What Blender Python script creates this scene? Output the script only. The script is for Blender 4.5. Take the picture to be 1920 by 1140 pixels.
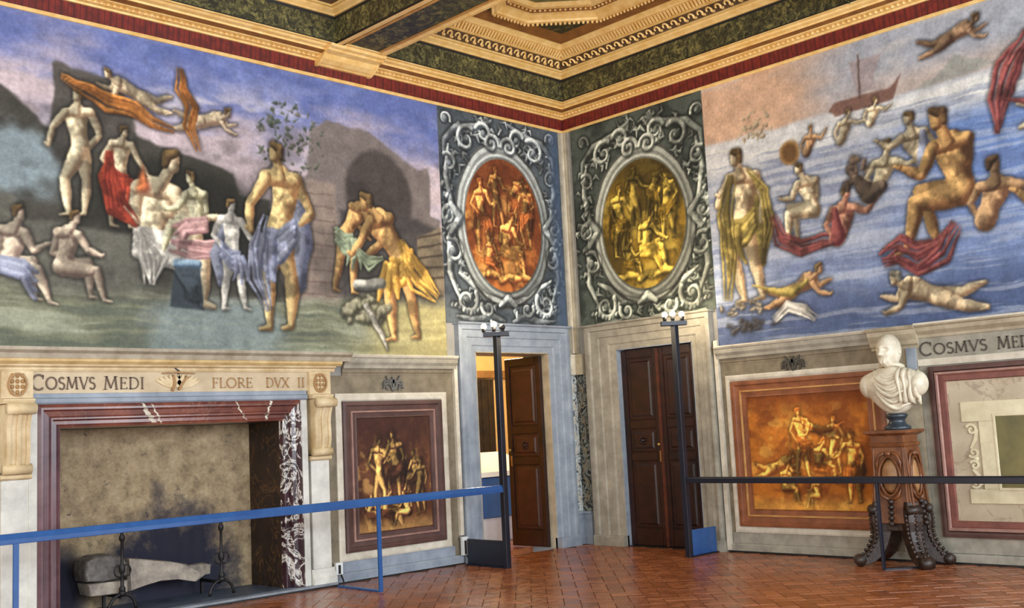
import bpy, bmesh, math, random
import numpy as np
from mathutils import Matrix, Vector

for o in list(bpy.data.objects):
    bpy.data.objects.remove(o)
scene = bpy.context.scene
COL = scene.collection

# ------------------------------------------------------------------ camera
CAM = Vector((-11.0977, -10.1095, 1.58))
RIGHT = Vector((0.716753, -0.695608, -0.048936))
DOWN = Vector((0.04661, 0.11781, -0.991942))
FWD = Vector((0.695768, 0.708696, 0.116863))
cd = bpy.data.cameras.new('camera')
cam = bpy.data.objects.new('camera', cd)
COL.objects.link(cam)
cd.sensor_width = 36.0
cd.lens = 37.785
cd.clip_start = 0.05
cd.clip_end = 200
cam.matrix_world = Matrix(((RIGHT.x, -DOWN.x, -FWD.x, CAM.x), (RIGHT.y, -DOWN.y, -FWD.y, CAM.y),
                           (RIGHT.z, -DOWN.z, -FWD.z, CAM.z), (0, 0, 0, 1)))
scene.camera = cam

# ------------------------------------------------------------------ world and daylight through the windows, with added warm fill
world = bpy.data.worlds.new('sky')
scene.world = world
world.use_nodes = True
bg = world.node_tree.nodes['Background']
bg.inputs[0].default_value = (0.62, 0.76, 1.0, 1)
bg.inputs[1].default_value = 1.0
EXPOSURE = 0.12
scene.view_settings.view_transform = 'Standard'
scene.view_settings.look = 'None'
scene.view_settings.gamma = 1.0
scene.view_settings.use_curve_mapping = False
scene.view_settings.exposure = EXPOSURE


def area(name, loc, sx, sy, rot, power, color):
    l = bpy.data.lights.new(name, 'AREA')
    l.shape = 'RECTANGLE'
    l.size, l.size_y = sx, sy
    l.energy = power
    l.color = color
    o = bpy.data.objects.new(name, l)
    COL.objects.link(o)
    o.location = loc
    o.rotation_euler = rot
    return o


WIN_X = (-11.0, -7.6, -4.2, -0.95)          # window centres in the wall opposite the fireplace
for wx in WIN_X:
    area('daylight_and_fill', (wx, -12.42, 3.1), 1.7, 3.9, (math.radians(90), 0, 0), 330, (0.84, 0.92, 1.0))
ADDED_WIN_Y = (-9.6, -5.2, -1.8)                    # added unseen windows opposite the two doors, warm fill for the bust wall
for wy in ADDED_WIN_Y:
    area('daylight_and_fill', (-13.42, wy, 3.1), 1.6, 3.9, (math.radians(90), 0, math.radians(-90)), 170, (1.0, 0.93, 0.82))


# ------------------------------------------------------------------ helpers
def lin(c):
    c = np.asarray(c, float) / 255.0
    return np.where(c <= 0.04045, c / 12.92, ((c + 0.055) / 1.055) ** 2.4)


class MB:
    def __init__(self):
        self.v, self.f = [], []

    def add(self, vs, fs):
        n = len(self.v)
        self.v += [tuple(float(c) for c in p) for p in vs]
        self.f += [tuple(n + i for i in f) for f in fs]
        return self

    def box(self, x0, x1, y0, y1, z0, z1):
        vs = [(x, y, z) for x in (x0, x1) for y in (y0, y1) for z in (z0, z1)]
        return self.add(vs, [(0, 1, 3, 2), (4, 6, 7, 5), (0, 4, 5, 1), (2, 3, 7, 6), (0, 2, 6, 4), (1, 5, 7, 3)])

    def hexa(self, lo, hi):            # two quads joined
        return self.add(list(lo) + list(hi), [(3, 2, 1, 0), (4, 5, 6, 7), (0, 1, 5, 4), (1, 2, 6, 5), (2, 3, 7, 6), (3, 0, 4, 7)])

    def tube(self, pts, r, n=10, cap=True):
        pts = [Vector(p) for p in pts]
        rs = r if isinstance(r, (list, tuple)) else [r] * len(pts)
        vs, fs = [], []
        up = None
        for i, p in enumerate(pts):
            t = (pts[min(i + 1, len(pts) - 1)] - pts[max(i - 1, 0)]).normalized()
            if up is None:
                up = t.orthogonal().normalized()
            up = (up - t * up.dot(t))
            up = up.normalized() if up.length > 1e-6 else t.orthogonal().normalized()
            b = t.cross(up)
            for k in range(n):
                a = 2 * math.pi * k / n
                vs.append(p + (up * math.cos(a) + b * math.sin(a)) * rs[i])
        for i in range(len(pts) - 1):
            for k in range(n):
                fs.append((i * n + k, i * n + (k + 1) % n, (i + 1) * n + (k + 1) % n, (i + 1) * n + k))
        if cap:
            fs.append(tuple(range(n))[::-1])
            fs.append(tuple((len(pts) - 1) * n + k for k in range(n)))
        return self.add(vs, fs)

    def lathe(self, c, prof, n=20, sx=1, sy=1):
        vs, fs = [], []
        for r, z in prof:
            for k in range(n):
                a = 2 * math.pi * k / n
                vs.append((c[0] + r * sx * math.cos(a), c[1] + r * sy * math.sin(a), c[2] + z))
        m = len(prof)
        for i in range(m - 1):
            for k in range(n):
                fs.append((i * n + k, i * n + (k + 1) % n, (i + 1) * n + (k + 1) % n, (i + 1) * n + k))
        fs.append(tuple(range(n))[::-1])
        fs.append(tuple((m - 1) * n + k for k in range(n)))
        return self.add(vs, fs)

    def ball(self, c, rx, ry=None, rz=None, n=12, m=8):
        ry = rx if ry is None else ry
        rz = rx if rz is None else rz
        vs = [(c[0], c[1], c[2] - rz)]
        for i in range(1, m):
            t = math.pi * i / m
            for k in range(n):
                a = 2 * math.pi * k / n
                vs.append((c[0] + rx * math.sin(t) * math.cos(a), c[1] + ry * math.sin(t) * math.sin(a), c[2] - rz * math.cos(t)))
        vs.append((c[0], c[1], c[2] + rz))
        fs = [(0, 1 + (k + 1) % n, 1 + k) for k in range(n)]
        for i in range(m - 2):
            for k in range(n):
                fs.append((1 + i * n + k, 1 + i * n + (k + 1) % n, 1 + (i + 1) * n + (k + 1) % n, 1 + (i + 1) * n + k))
        e = len(vs) - 1
        fs += [(e, 1 + (m - 2) * n + k, 1 + (m - 2) * n + (k + 1) % n) for k in range(n)]
        return self.add(vs, fs)

    def rings(self, loops, cap=False):           # list of closed loops with the same count
        n = len(loops[0])
        vs = [p for l in loops for p in l]
        fs = []
        for i in range(len(loops) - 1):
            for k in range(n):
                fs.append((i * n + k, i * n + (k + 1) % n, (i + 1) * n + (k + 1) % n, (i + 1) * n + k))
        if cap:
            fs.append(tuple(range(n))[::-1])
            fs.append(tuple((len(loops) - 1) * n + k for k in range(n)))
        return self.add(vs, fs)

    def build(self, name, mat, parent=None, smooth=False, bevel=0.0, normals=True):
        off = parent_loc(parent)
        me = bpy.data.meshes.new(name)
        me.from_pydata([(x - off.x, y - off.y, z - off.z) for x, y, z in self.v], [], self.f)
        if normals:
            bm = bmesh.new()
            bm.from_mesh(me)
            bmesh.ops.recalc_face_normals(bm, faces=bm.faces)
            bm.to_mesh(me)
            bm.free()
        if smooth:
            for p in me.polygons:
                p.use_smooth = True
        me.materials.append(mat)
        o = bpy.data.objects.new(name, me)
        COL.objects.link(o)
        if parent is not None:
            o.parent = parent
        if bevel:
            m = o.modifiers.new('bevel', 'BEVEL')
            m.width = bevel
            m.segments = 2
            m.limit_method = 'ANGLE'
        return o


def parent_loc(p):
    v = Vector((0, 0, 0))
    while p is not None:
        v += p.location
        p = p.parent
    return v


def tag(o, label, cat=None, group=None, kind=None):
    o['label'] = label
    if cat:
        o['category'] = cat
    if group:
        o['group'] = group
    if kind:
        o['kind'] = kind
    return o


def thing(name, label, cat, loc, group=None, kind=None):
    o = bpy.data.objects.new(name, None)
    COL.objects.link(o)
    o.location = loc
    o.empty_display_size = 0.1
    return tag(o, label, cat, group, kind)


# wall coordinates: side 'L' is the wall with the fireplace (y = 0), side 'R' the one with the bust (x = 0);
# a runs along the wall (x or y), d comes out of the wall into the room
def W(side, a, d, z):
    return (a, -d, z) if side == 'L' else (-d, a, z)


def wbox(mb, side, a0, a1, d0, d1, z0, z1):
    p, q = W(side, a0, d0, z0), W(side, a1, d1, z1)
    return mb.box(min(p[0], q[0]), max(p[0], q[0]), min(p[1], q[1]), max(p[1], q[1]), z0, z1)


def wext(mb, side, a0, a1, prof):             # profile of (d, z) drawn along the wall; ends may be mitred
    f0 = a0 if callable(a0) else (lambda d: a0)
    f1 = a1 if callable(a1) else (lambda d: a1)
    return mb.rings([[W(side, f0(d), d, z) for d, z in prof], [W(side, f1(d), d, z) for d, z in prof]], cap=True)


def wring(mb, side, a0, a1, z0, z1, prof):    # profile of (inset, d) swept round a rectangle on the wall
    return mb.rings([[W(side, a0 + i, d, z0 + i), W(side, a1 - i, d, z0 + i), W(side, a1 - i, d, z1 - i), W(side, a0 + i, d, z1 - i)]
                     for i, d in prof])


def wstroke(mb, side, pts, w, d0, d1):        # flat raised stroke following points (a, z) on the wall
    ws = w if isinstance(w, (list, tuple)) else [w] * len(pts)
    n = len(pts)
    lo, hi = [], []
    for i, (a, z) in enumerate(pts):
        pa, pz = pts[max(i - 1, 0)]
        qa, qz = pts[min(i + 1, n - 1)]
        ta, tz = qa - pa, qz - pz
        l = math.hypot(ta, tz) or 1
        na, nz = -tz / l * ws[i] / 2, ta / l * ws[i] / 2
        lo.append((a + na, z + nz))
        hi.append((a - na, z - nz))
    vs = [W(side, a, d1, z) for a, z in lo] + [W(side, a, d1, z) for a, z in hi] + [W(side, a, d0, z) for a, z in lo] + [W(side, a, d0, z) for a, z in hi]
    fs = []
    for i in range(n - 1):
        fs += [(i, i + 1, n + i + 1, n + i), (2 * n + i, 2 * n + i + 1, i + 1, i), (n + i, n + i + 1, 3 * n + i + 1, 3 * n + i)]
    fs += [(0, n, 3 * n, 2 * n), (n - 1, 3 * n - 1, 4 * n - 1, 2 * n - 1)]
    return mb.add(vs, fs)


# ------------------------------------------------------------------ materials
def nodes_of(name):
    m = bpy.data.materials.new(name)
    m.use_nodes = True
    t = m.node_tree
    return m, t, t.nodes['Principled BSDF']


def rgba(c):
    l = lin(c)
    return (float(l[0]), float(l[1]), float(l[2]), 1)


def position(t):
    g = t.nodes.new('ShaderNodeNewGeometry')
    return g.outputs['Position']


def noise(t, vec, scale, detail=4, rough=0.55, dist=0.0):
    n = t.nodes.new('ShaderNodeTexNoise')
    n.inputs['Scale'].default_value = scale
    n.inputs['Detail'].default_value = detail
    n.inputs['Roughness'].default_value = rough
    n.inputs['Distortion'].default_value = dist
    t.links.new(vec, n.inputs['Vector'])
    return n.outputs['Fac']


def ramp(t, fac, stops, interp='LINEAR'):
    r = t.nodes.new('ShaderNodeValToRGB')
    r.color_ramp.interpolation = interp
    e = r.color_ramp.elements
    while len(e) < len(stops):
        e.new(0.5)
    for el, (p, c) in zip(e, stops):
        el.position = p
        el.color = rgba(c) if len(c) == 3 else c
    t.links.new(fac, r.inputs[0])
    return r.outputs[0]


def mix(t, fac, a, b, mode='MIX'):
    m = t.nodes.new('ShaderNodeMix')
    m.data_type = 'RGBA'
    m.blend_type = mode
    for sock, val in ((m.inputs[0], fac), (m.inputs[6], a), (m.inputs[7], b)):
        if hasattr(val, 'links') or hasattr(val, 'is_linked'):
            t.links.new(val, sock)
        elif isinstance(val, (int, float)):
            sock.default_value = val
        else:
            sock.default_value = rgba(val)
    return m.outputs[2]


def bump(t, b, fac, strength, dist=0.01):
    n = t.nodes.new('ShaderNodeBump')
    n.inputs['Strength'].default_value = strength
    n.inputs['Distance'].default_value = dist
    t.links.new(fac, n.inputs['Height'])
    t.links.new(n.outputs[0], b.inputs['Normal'])


def plain(name, c, c2=None, rough=0.6, metal=0.0, scale=6.0, bmp=0.15, spec=0.5):
    m, t, b = nodes_of(name)
    if c2 is None:
        c2 = tuple(x * 0.78 for x in c)
    f = noise(t, position(t), scale, 6, 0.65)
    t.links.new(ramp(t, f, [(0.32, c2), (0.68, c)]), b.inputs['Base Color'])
    b.inputs['Roughness'].default_value = rough
    b.inputs['Metallic'].default_value = metal
    b.inputs['Specular IOR Level'].default_value = spec
    if bmp:
        bump(t, b, noise(t, position(t), scale * 6, 4, 0.6), bmp)
    return m


def veined(name, base, base2, vein, scale=2.0, width=0.03, rough=0.25, dist=1.5, amount=1.0):
    m, t, b = nodes_of(name)
    p = position(t)
    f = noise(t, p, scale, 5, 0.6, dist)
    g = noise(t, p, scale * 2.2, 4, 0.6)
    body = ramp(t, g, [(0.35, base2), (0.65, base)])
    v = ramp(t, f, [(0.5 - width, (0, 0, 0, 1)), (0.5, (amount, amount, amount, 1)), (0.5 + width, (0, 0, 0, 1))])
    t.links.new(mix(t, v, body, vein), b.inputs['Base Color'])
    b.inputs['Roughness'].default_value = rough
    return m


def grotesque(name, dark, mid, hi, scale=9.0, rough=0.5):
    """dark painted wood with scattered foliage touched in with gold"""
    m, t, b = nodes_of(name)
    p = position(t)
    f = noise(t, p, scale, 5, 0.7, 1.2)
    c = ramp(t, f, [(0.40, dark), (0.52, mid), (0.62, hi), (0.70, mid)])
    f2 = noise(t, p, scale * 0.35, 2, 0.5)
    t.links.new(mix(t, ramp(t, f2, [(0.4, (0, 0, 0, 1)), (0.62, (0.5, 0.5, 0.5, 1))]), c, dark), b.inputs['Base Color'])
    b.inputs['Roughness'].default_value = rough
    bump(t, b, f, 0.3)
    return m


def painted(name, rough=0.75):
    """colour painted on plaster: the colour attribute of the mesh with plaster grain over it"""
    m, t, b = nodes_of(name)
    a = t.nodes.new('ShaderNodeAttribute')
    a.attribute_name = 'paint'
    p = position(t)
    f = noise(t, p, 26, 5, 0.7)
    g = ramp(t, f, [(0.3, (0.78, 0.78, 0.78, 1)), (0.7, (1.16, 1.15, 1.12, 1))])
    t.links.new(mix(t, 1.0, a.outputs['Color'], g, 'MULTIPLY'), b.inputs['Base Color'])
    b.inputs['Roughness'].default_value = rough
    b.inputs['Specular IOR Level'].default_value = 0.3
    bump(t, b, noise(t, p, 60, 3), 0.08)
    return m


STONE = plain('grey_stone', (172, 166, 150), (132, 127, 114), 0.7, scale=5)
STONE_WARM = plain('warm_stone', (190, 178, 152), (152, 140, 116), 0.7, scale=5)
STONE_BLUE = plain('blue_grey_stone', (156, 165, 176), (122, 132, 145), 0.65, scale=4)
STONE_DARK = plain('dark_stone', (142, 130, 108), (104, 94, 76), 0.7, scale=5)
STONE_PALE = plain('pale_stone', (222, 214, 196), (186, 177, 158), 0.6, scale=6)
PLASTER = plain('plaster', (150, 148, 142), (128, 126, 122), 0.8, scale=3)
MANTEL = plain('mantel_stone', (228, 210, 172), (184, 156, 110), 0.6, scale=4)
MANTEL_PALE = plain('mantel_pale_stone', (226, 224, 214), (186, 184, 176), 0.6, scale=4)
FRIEZE = plain('frieze_stone', (210, 192, 160), (182, 162, 130), 0.6, scale=4)
BRONZE = plain('letter_bronze', (104, 76, 46), (74, 54, 34), 0.5, scale=20)
LETTER_GREY = plain('letter_grey', (84, 76, 66), (62, 56, 48), 0.6, scale=20)
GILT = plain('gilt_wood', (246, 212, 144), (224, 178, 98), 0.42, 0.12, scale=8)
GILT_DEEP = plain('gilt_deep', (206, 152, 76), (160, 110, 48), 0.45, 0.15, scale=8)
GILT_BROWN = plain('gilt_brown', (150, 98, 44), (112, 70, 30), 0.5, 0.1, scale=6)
WAVE_DARK = plain('wave_ground', (92, 66, 38), (64, 44, 24), 0.6, scale=8)
BLACK_PAINT = plain('black_paint', (24, 22, 20), (14, 13, 12), 0.5, scale=6)
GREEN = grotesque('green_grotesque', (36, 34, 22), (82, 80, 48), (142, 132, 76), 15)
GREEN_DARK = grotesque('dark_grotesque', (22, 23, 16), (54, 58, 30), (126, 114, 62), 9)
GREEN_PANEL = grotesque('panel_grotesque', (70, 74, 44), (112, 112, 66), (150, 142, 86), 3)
WOOD_DARK = plain('dark_door_wood', (50, 22, 16), (24, 11, 9), 0.36, scale=7)
WOOD_RED = plain('red_door_wood', (92, 44, 28), (58, 27, 18), 0.35, scale=7)
WALNUT = plain('walnut', (136, 84, 48), (88, 50, 28), 0.4, scale=9)
WALNUT_DARK = plain('dark_walnut', (62, 44, 34), (30, 22, 18), 0.35, scale=14, bmp=0.4)
FRAME_BROWN = plain('brown_frame', (122, 70, 42), (88, 48, 30), 0.5, scale=5)
FRAME_PURPLE = plain('purple_frame', (96, 66, 58), (70, 46, 42), 0.5, scale=5)
NAVY = plain('navy_steel', (48, 92, 150), (38, 74, 130), 0.22, 0.0, scale=3, bmp=0)
NAVY_DARK = plain('dark_navy_steel', (26, 30, 44), (20, 23, 34), 0.35, 0.0, scale=3, bmp=0)  # own tone of the poles; shaded tone of left base panel and bust rail
IRON = plain('black_iron', (36, 33, 34), (20, 19, 20), 0.5, 0.3, scale=12)
ASH_WOOD = plain('grey_firewood', (178, 166, 150), (122, 114, 106), 0.85, scale=9, bmp=0.5)
BARK = plain('grey_bark', (128, 122, 116), (84, 80, 78), 0.9, scale=16, bmp=0.8)
WHITE = plain('white_plastic', (226, 228, 226), (214, 216, 214), 0.4, scale=4, bmp=0)
MARBLE_RED = veined('red_marble', (132, 76, 60), (88, 50, 46), (170, 120, 100), 1.1, 0.006, 0.22, 1.0, 0.4)
MARBLE_DARK = veined('dark_veined_marble', (72, 46, 48), (48, 32, 38), (232, 226, 216), 3.2, 0.04, 0.2, 1.8)
MARBLE_WHITE = plain('bust_marble', (226, 216, 192), (186, 174, 150), 0.45, scale=7, bmp=0.1)
MARBLE_TAB = veined('cream_marble', (196, 182, 156), (176, 160, 134), (140, 120, 100), 1.6, 0.02, 0.45, 1.6, 0.6)
MARBLE_CREAM = plain('ivory_marble', (230, 220, 186), (204, 192, 156), 0.45, scale=6)
OLIVE = plain('olive_panel', (132, 122, 74), (98, 94, 60), 0.6, scale=2.5)
SCROLL = veined('grey_white_scroll_marble', (120, 128, 130), (56, 62, 66), (226, 232, 232), 5.0, 0.10, 0.4, 2.0)
SCROLL_DARK = veined('black_scroll_marble', (46, 48, 46), (26, 28, 28), (150, 152, 140), 5.0, 0.05, 0.4, 2.5)
OCHRE_WALL = plain('ochre_wall', (238, 204, 132), (222, 182, 108), 0.8, scale=2)
CURTAIN = plain('dark_curtain', (58, 42, 18), (24, 18, 12), 0.9, scale=5)
PAINT = painted('fresco_paint')

# firebox plaster with soot and painted shade
FIREBOX, _t, _b = nodes_of('sooted_shaded_plaster')
_p = position(_t)
_f = noise(_t, _p, 6, 10, 0.78)
_c = ramp(_t, _f, [(0.3, (92, 80, 64)), (0.48, (150, 130, 100)), (0.68, (186, 166, 132))])
_s = _t.nodes.new('ShaderNodeSeparateXYZ')
_t.links.new(_p, _s.inputs[0])


def _math(t, op, a, b=None):
    n = t.nodes.new('ShaderNodeMath')
    n.operation = op
    for i, v in enumerate((a, b)):
        if v is None:
            continue
        if isinstance(v, (int, float)):
            n.inputs[i].default_value = v
        else:
            t.links.new(v, n.inputs[i])
    return n.outputs[0]


# the soot of the fires that burned here: a plume rising from the hearth
_dx = _math(_t, 'DIVIDE', _math(_t, 'ADD', _s.outputs[0], 5.68), 0.85)
_dz = _math(_t, 'DIVIDE', _math(_t, 'SUBTRACT', _s.outputs[2], 0.25), 0.85)
_r = _math(_t, 'ADD', _math(_t, 'MULTIPLY', _dx, _dx), _math(_t, 'MULTIPLY', _dz, _dz))
_r = _math(_t, 'ADD', _r, _math(_t, 'MULTIPLY', _math(_t, 'SUBTRACT', noise(_t, _p, 4, 5, 0.7), 0.5), 1.6))
_dx2 = _math(_t, 'DIVIDE', _math(_t, 'ADD', _s.outputs[0], 6.95), 0.42)  # second patch: shade painted low on the left, behind the logs
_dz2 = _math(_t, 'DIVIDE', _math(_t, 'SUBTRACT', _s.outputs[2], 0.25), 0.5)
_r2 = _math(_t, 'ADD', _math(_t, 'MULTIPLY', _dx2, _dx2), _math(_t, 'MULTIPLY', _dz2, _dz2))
_dx3 = _math(_t, 'DIVIDE', _math(_t, 'ADD', _s.outputs[0], 5.86), 0.2)
_dz3 = _math(_t, 'DIVIDE', _math(_t, 'SUBTRACT', _s.outputs[2], 0.95), 0.55)
_r3 = _math(_t, 'ADD', _math(_t, 'ADD', _math(_t, 'MULTIPLY', _dx3, _dx3), _math(_t, 'MULTIPLY', _dz3, _dz3)), _math(_t, 'MULTIPLY', noise(_t, _p, 7, 6, 0.75), 1.1))
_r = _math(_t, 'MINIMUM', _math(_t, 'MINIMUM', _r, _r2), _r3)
_soot_shade = ramp(_t, _r, [(0.3, (0.98, 0.98, 0.98, 1)), (0.6, (0.72, 0.72, 0.72, 1)), (1.1, (0, 0, 0, 1))])
_spots = ramp(_t, noise(_t, _p, 9, 6, 0.75), [(0.60, (0, 0, 0, 1)), (0.68, (0.8, 0.8, 0.8, 1))])
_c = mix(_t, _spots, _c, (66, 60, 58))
_t.links.new(mix(_t, _soot_shade, _c, (30, 33, 52)), _b.inputs['Base Color'])
_b.inputs['Roughness'].default_value = 0.9

# terracotta tiles, each its own tone
TERRA, _t, _b = nodes_of('terracotta')
_oi = _t.nodes.new('ShaderNodeObjectInfo')
_g = _t.nodes.new('ShaderNodeNewGeometry')
_rnd = _math(_t, 'FRACT', _math(_t, 'ADD', _oi.outputs['Random'], _g.outputs['Random Per Island']))
_c = ramp(_t, _rnd, [(0.0, (136, 74, 38)), (0.35, (152, 86, 46)), (0.7, (162, 93, 52)), (1.0, (172, 102, 60))])
_n = noise(_t, _g.outputs['Position'], 7, 5, 0.65)
_t.links.new(mix(_t, 1.0, _c, ramp(_t, _n, [(0.3, (0.7, 0.7, 0.7, 1)), (0.7, (1.1, 1.1, 1.1, 1))]), 'MULTIPLY'), _b.inputs['Base Color'])
_t.links.new(ramp(_t, _n, [(0.3, (0.2, 0.2, 0.2, 1)), (0.7, (0.36, 0.36, 0.36, 1))]), _b.inputs['Roughness'])
bump(_t, _b, noise(_t, _g.outputs['Position'], 18, 3), 0.025)
GROUT = plain('grout', (112, 66, 42), (92, 54, 34), 0.8, scale=8)

# red frieze below the gilt cornice: darker upright strokes along it
REDF, _t, _b = nodes_of('red_frieze')
_s = _t.nodes.new('ShaderNodeSeparateXYZ')
_t.links.new(position(_t), _s.inputs[0])
_u = _math(_t, 'ADD', _s.outputs[0], _s.outputs[1])
_w = _math(_t, 'ABSOLUTE', _math(_t, 'SUBTRACT', _math(_t, 'FRACT', _math(_t, 'MULTIPLY', _u, 8.2)), 0.5))
_c = ramp(_t, _w, [(0.0, (58, 14, 12)), (0.09, (112, 30, 22)), (0.40, (128, 38, 26)), (0.5, (84, 22, 17))])
_t.links.new(mix(_t, ramp(_t, noise(_t, position(_t), 14, 4), [(0.4, (0, 0, 0, 1)), (0.7, (0.8, 0.8, 0.8, 1))]), _c, (72, 18, 15)), _b.inputs['Base Color'])
_b.inputs['Roughness'].default_value = 0.55

# ------------------------------------------------------------------ floor of terracotta laid in herringbone
mb = MB()
mb.box(-13.5, 0.0, -12.5, 0.0, -0.2, -0.006)
floor = tag(mb.build('floor', GROUT), 'polished terracotta brick floor laid in herringbone', None, None, 'structure')
TL, TW, GAP = 0.30, 0.15, 0.005
th = math.radians(45)
cs, sn = math.cos(th), math.sin(th)


def tile_mesh(lx, ly):
    h, e = 0.0, 0.0025
    o = [(-lx / 2, -ly / 2), (lx / 2, -ly / 2), (lx / 2, ly / 2), (-lx / 2, ly / 2)]
    lo = [(x * cs - y * sn, x * sn + y * cs, -0.006) for x, y in o]
    o2 = [(x - math.copysign(e, x), y - math.copysign(e, y)) for x, y in o]
    mi = [(x * cs - y * sn, x * sn + y * cs, h) for x, y in o2]
    return lo + mi, [(4, 5, 6, 7), (0, 1, 5, 4), (1, 2, 6, 5), (2, 3, 7, 6), (3, 0, 4, 7)]


def clip_inside(x, y):
    return -13.3 < x < -0.13 and -12.3 < y < -0.13


def px_of(p):
    q = Vector(p) - CAM
    z = q.dot(FWD)
    return (960 + 2015.2 * q.dot(RIGHT) / z, 570 + 2015.2 * q.dot(DOWN) / z, z)


rng = random.Random(4)
tiles = []
for i in range(-140, 20):
    for j in range(-90, 90):
        m = (i - j) % 4
        if m == 0:
            lx, ly, u, v = TL, TW, (i + 1) * TW, (j + 0.5) * TW
        elif m == 3:
            lx, ly, u, v = TW, TL, (i + 0.5) * TW, (j + 1) * TW
        else:
            continue
        x, y = u * cs - v * sn, u * sn + v * cs
        if clip_inside(x, y):
            tiles.append((x, y, m == 0))
proto = {}
for h in (True, False):
    vs, fs = tile_mesh((TL if h else TW) - GAP, (TW if h else TL) - GAP)
    me = bpy.data.meshes.new('floor_tile')
    me.from_pydata(vs, [], fs)
    me.materials.append(TERRA)
    proto[h] = me
seen = []
for k, (x, y, h) in enumerate(tiles):
    q = Vector((x, y, 0)) - CAM
    if q.dot(FWD) > 1:
        u, v, z = px_of((x, y, 0))
        behind_pedestal = x > -0.6 and -5.1 < y < -4.35
        if 5 < u < 1915 and 1000 < v < 1136 and not behind_pedestal:
            seen.append((z, k))
seen.sort()
near = set(k for _, k in seen[:300])
rest = MB()
for k, (x, y, h) in enumerate(tiles):
    dz = rng.uniform(-0.0012, 0.0012)
    if k in near:
        o = bpy.data.objects.new('floor_tile', proto[h])
        COL.objects.link(o)
        o.parent = floor
        o.location = (x, y, dz)
    else:
        vs, fs = tile_mesh((TL if h else TW) - GAP, (TW if h else TL) - GAP)
        rest.add([(a + x, b + y, c + dz) for a, b, c in vs], fs)
o = rest.build('floor_tiles_beyond', TERRA, floor, normals=False)
o['kind'] = 'stuff'

# ------------------------------------------------------------------ walls
D1 = (-1.90, -0.56, 2.60)          # door in the fireplace wall: from, to, top
D2 = (-2.03, -0.78, 2.59)          # door in the bust wall
FBX = (-7.13, -4.78, 1.80)         # fireplace opening
mb = MB()
fo = (FBX[0] - 0.1, FBX[1] + 0.1, FBX[2] + 0.1)
for a0, a1, z0, z1 in ((-13.9, fo[0], 0, 7.3), (fo[0], fo[1], fo[2], 7.3), (fo[1], D1[0], 0, 7.3), (D1[0], D1[1], D1[2], 7.3), (D1[1], 0.4, 0, 7.3)):
    mb.box(a0, a1, 0, 0.45, z0 - 0.2 if z0 == 0 else z0, z1)
wall_left = tag(mb.build('wall_left', PLASTER), 'tall plastered wall behind the fireplace and the open door', None, None, 'structure')
mb = MB()
for a0, a1, z0, z1 in ((-12.9, D2[0], 0, 7.3), (D2[0], D2[1], D2[2], 7.3), (D2[1], 0.0, 0, 7.3)):
    mb.box(0, 0.4, a0, a1, z0 - 0.2 if z0 == 0 else z0, z1)
wall_right = tag(mb.build('wall_right', PLASTER), 'tall plastered wall behind the bust and the shut door', None, None, 'structure')
mb = MB()                                        # wall with the windows that light the room
xs = [-13.9]
for wx in WIN_X:
    mb.box(xs[-1], wx - 0.85, -12.9, -12.5, -0.2, 7.3)
    mb.box(wx - 0.85, wx + 0.85, -12.9, -12.5, -0.2, 1.15)
    mb.box(wx - 0.85, wx + 0.85, -12.9, -12.5, 5.05, 7.3)
    xs.append(wx + 0.85)
mb.box(xs[-1], 0.0, -12.9, -12.5, -0.2, 7.3)
tag(mb.build('wall_front', PLASTER), 'window wall facing the fireplace', None, None, 'structure')
mb = MB()
ys = [-12.5]
for wy in ADDED_WIN_Y:
    mb.box(-13.9, -13.5, ys[-1], wy - 0.8, -0.2, 7.3)
    mb.box(-13.9, -13.5, wy - 0.8, wy + 0.8, -0.2, 1.15)
    mb.box(-13.9, -13.5, wy - 0.8, wy + 0.8, 5.05, 7.3)
    ys.append(wy + 0.8)
mb.box(-13.9, -13.5, ys[-1], 0.0, -0.2, 7.3)
tag(mb.build('wall_near', PLASTER), 'wall facing the two doors with added window openings', None, None, 'structure')

# ------------------------------------------------------------------ ceiling: beams and coffers
ZB = 6.06
mb = MB()
mb.box(-13.9, 0.4, -12.9, 0.45, 7.3, 7.5)
ceiling = tag(mb.build('ceiling', BLACK_PAINT), 'deep coffered wooden ceiling painted dark green and gilded', None, None, 'structure')
CX0, CX1, CY0 = -3.44, -0.34, -4.7               # corner coffer
BX0, BX1 = -4.13, -3.44                          # beam between the two coffers


def rect(x0, x1, y0, y1, i, z):
    return [(x0 + i, y0 + i, z), (x1 - i, y0 + i, z), (x1 - i, y1 - i, z), (x0 + i, y1 - i, z)]


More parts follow.
